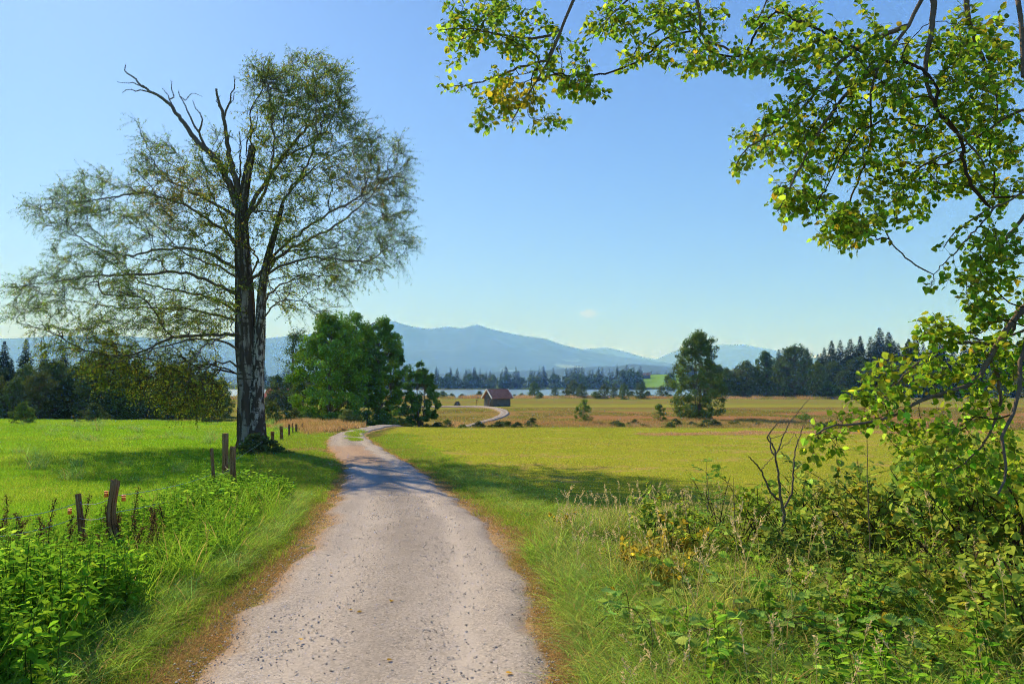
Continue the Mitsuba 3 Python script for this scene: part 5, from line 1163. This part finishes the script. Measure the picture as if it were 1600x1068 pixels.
# straw, hay and litter
grass_group('shape_straw', 700, 110, .3, (.12, .3), (.003, .006), (1.6, 3.0), (.2, .15, .075), segs=3, straw=.5)
grass_group('shape_hay', 701, 240, .8, (.1, .3), (.012, .03), (1.0, 2.5), (.25, .165, .105), segs=2, straw=.4)
g = ground_hit(np.r_[R.normal(965, 45, 60), R.normal(1450, 90, 60), R.normal(1380, 60, 30)], np.r_[R.normal(1005, 28, 60), R.normal(985, 50, 60), R.normal(900, 25, 30)])
scatter('straw', ['shape_straw'], g[:, 0], g[:, 1], R, .6, 1.0, zs=(.3, .8)); yv = R.uniform(3.7, 6.2, 520); x = R.uniform(1.1, 4.9, 520); wd = R.random(520); k = (x - .55 * yv + 1.6 > R.normal(0, .35, 520)) & (meshkit.noise(np.c_[x / .5, yv / .5, 0 * x], 12) > .34) & (wd < .42)
scatter('leafy_weeds', [f'shape_nettle_{i}' for i in range(5)] + ['shape_weed_0', 'shape_weed_1'], x[k], yv[k], R, .7, 1.1, zs=(.45, .85)); stuff('leafy_weeds', 'tangle of low leafy weeds filling the bank at the bottom right', 'weeds')
stuff('straw', 'flattened dry straw among the brambles at the bottom right', 'straw')
x = R.uniform(8, 31, 150); y = 46.5 + .1 * (x - 18) + R.normal(0, .9, 150); y = y + np.where(x > 22, -.12 * (x - 22), 0)
xl = ground_hit(R.normal(492, 20, 110), R.normal(704, 9, 110), 12)
xl = xl[road_dist(xl[:, 0], xl[:, 1]) > .75]
scatter('hay', ['shape_hay'], np.r_[x, xl[:, 0]], np.r_[y, xl[:, 1]], R, .6, 1.0, zs=(.7, 1.4)); stuff('hay', 'dry reddish hay left in swaths at the meadow edge', 'hay')
def stones(name, seed):
    rng = np.random.default_rng(seed); mb = MB()
    for _ in range(16):
        m = trimesh.creation.icosphere(1 if _ < 4 else 0); v = m.vertices * rng.uniform(.7, 1.3, 3) * [1, 1, .6] * (1 + .18 * rng.normal(size=(len(m.vertices), 1)))
        s_ = .0028 + .006 * rng.random() ** 3 + (.003 if _ < 2 else 0); xy = disc(rng, 1, .3)[0]; a = rng.uniform(0, 6.28); c_, n_ = math.cos(a), math.sin(a)
        v = v @ np.array([[c_, n_, 0], [-n_, c_, 0], [0, 0, 1]]) * s_ + [xy[0], xy[1], s_ * .25]; g_ = rng.uniform(.17, .5)
        mb.add(v, m.faces, np.array([1.03, .98, .92]) * g_)
    group(name, stone=mikit.ply(mb.mesh(), 'dull', color=mb.color()))
for i in range(4): stones(f'shape_stones_{i}', 720 + i)
yv = 2.8 + 13 * R.random(1500) ** 1.9; t = R.random(1500); t = np.where(R.random(1500) < .5, np.clip(t, .05, .95), np.where(R.random(1500) < .5, .5 + .09 * R.normal(size=1500), np.where(R.random(1500) < .5, .06 + .05 * R.random(1500), .94 - .05 * R.random(1500)))); x = road_l(yv) * (1 - t) + road_r(yv) * t
tz = (-.03 + .075 * np.minimum(1, np.minimum(t, 1 - t) * 9) ** .7) * (1 + np.hypot(x, yv) / 30) - .022 * (np.exp(-((t - .27) / .1) ** 2) + np.exp(-((t - .73) / .1) ** 2))
p = onground(x, yv); 
for q, dz, h_ in zip(p, tz, R.integers(4, size=1500)):
    COUNT['gravel_stones'] = COUNT.get('gravel_stones', 0) + 1
    inst(f"gravel_stones__{COUNT['gravel_stones']:03d}", f'shape_stones_{h_}', mat(q + [0, 0, dz - .004], R.uniform(0, 6.28), R.uniform(.7, 1.25)))
stuff('gravel_stones', 'loose grey and brown stones on the gravel path', 'gravel')
for i, ((px, py), g) in enumerate(zip([(548, 964), (565, 966), (514, 904), (538, 871), (604, 1045), (790, 1065), (612, 948), (700, 780), (470, 1010)], ground_hit(*zip(*[(548, 964), (565, 966), (514, 904), (538, 871), (604, 1045), (790, 1065), (612, 948), (700, 780), (470, 1010)])))):
    v, f = leaves(g[None] + [0, 0, .065], rand_dir(R, 1) * [1, 1, .1], np.array([[.2, .1, 1.0]]), np.array([R.uniform(.035, .05)]), ROUND)
    key = num('fallen_leaf'); scene[key] = mikit.ply((v, f), 'leaf', color=rep(np.array([[.5, .33, .05]]) * R.uniform(.6, 1.2), 9))
    tag(key, f'small yellow fallen leaf lying on the gravel path, {["one of a close pair", "right one of a close pair", "left of the path middle", "alone far up the path", "near the bottom middle", "by the right edge at the bottom", "right of the pair", "in the tree shade", "left near the verge"][i]}', 'leaf')
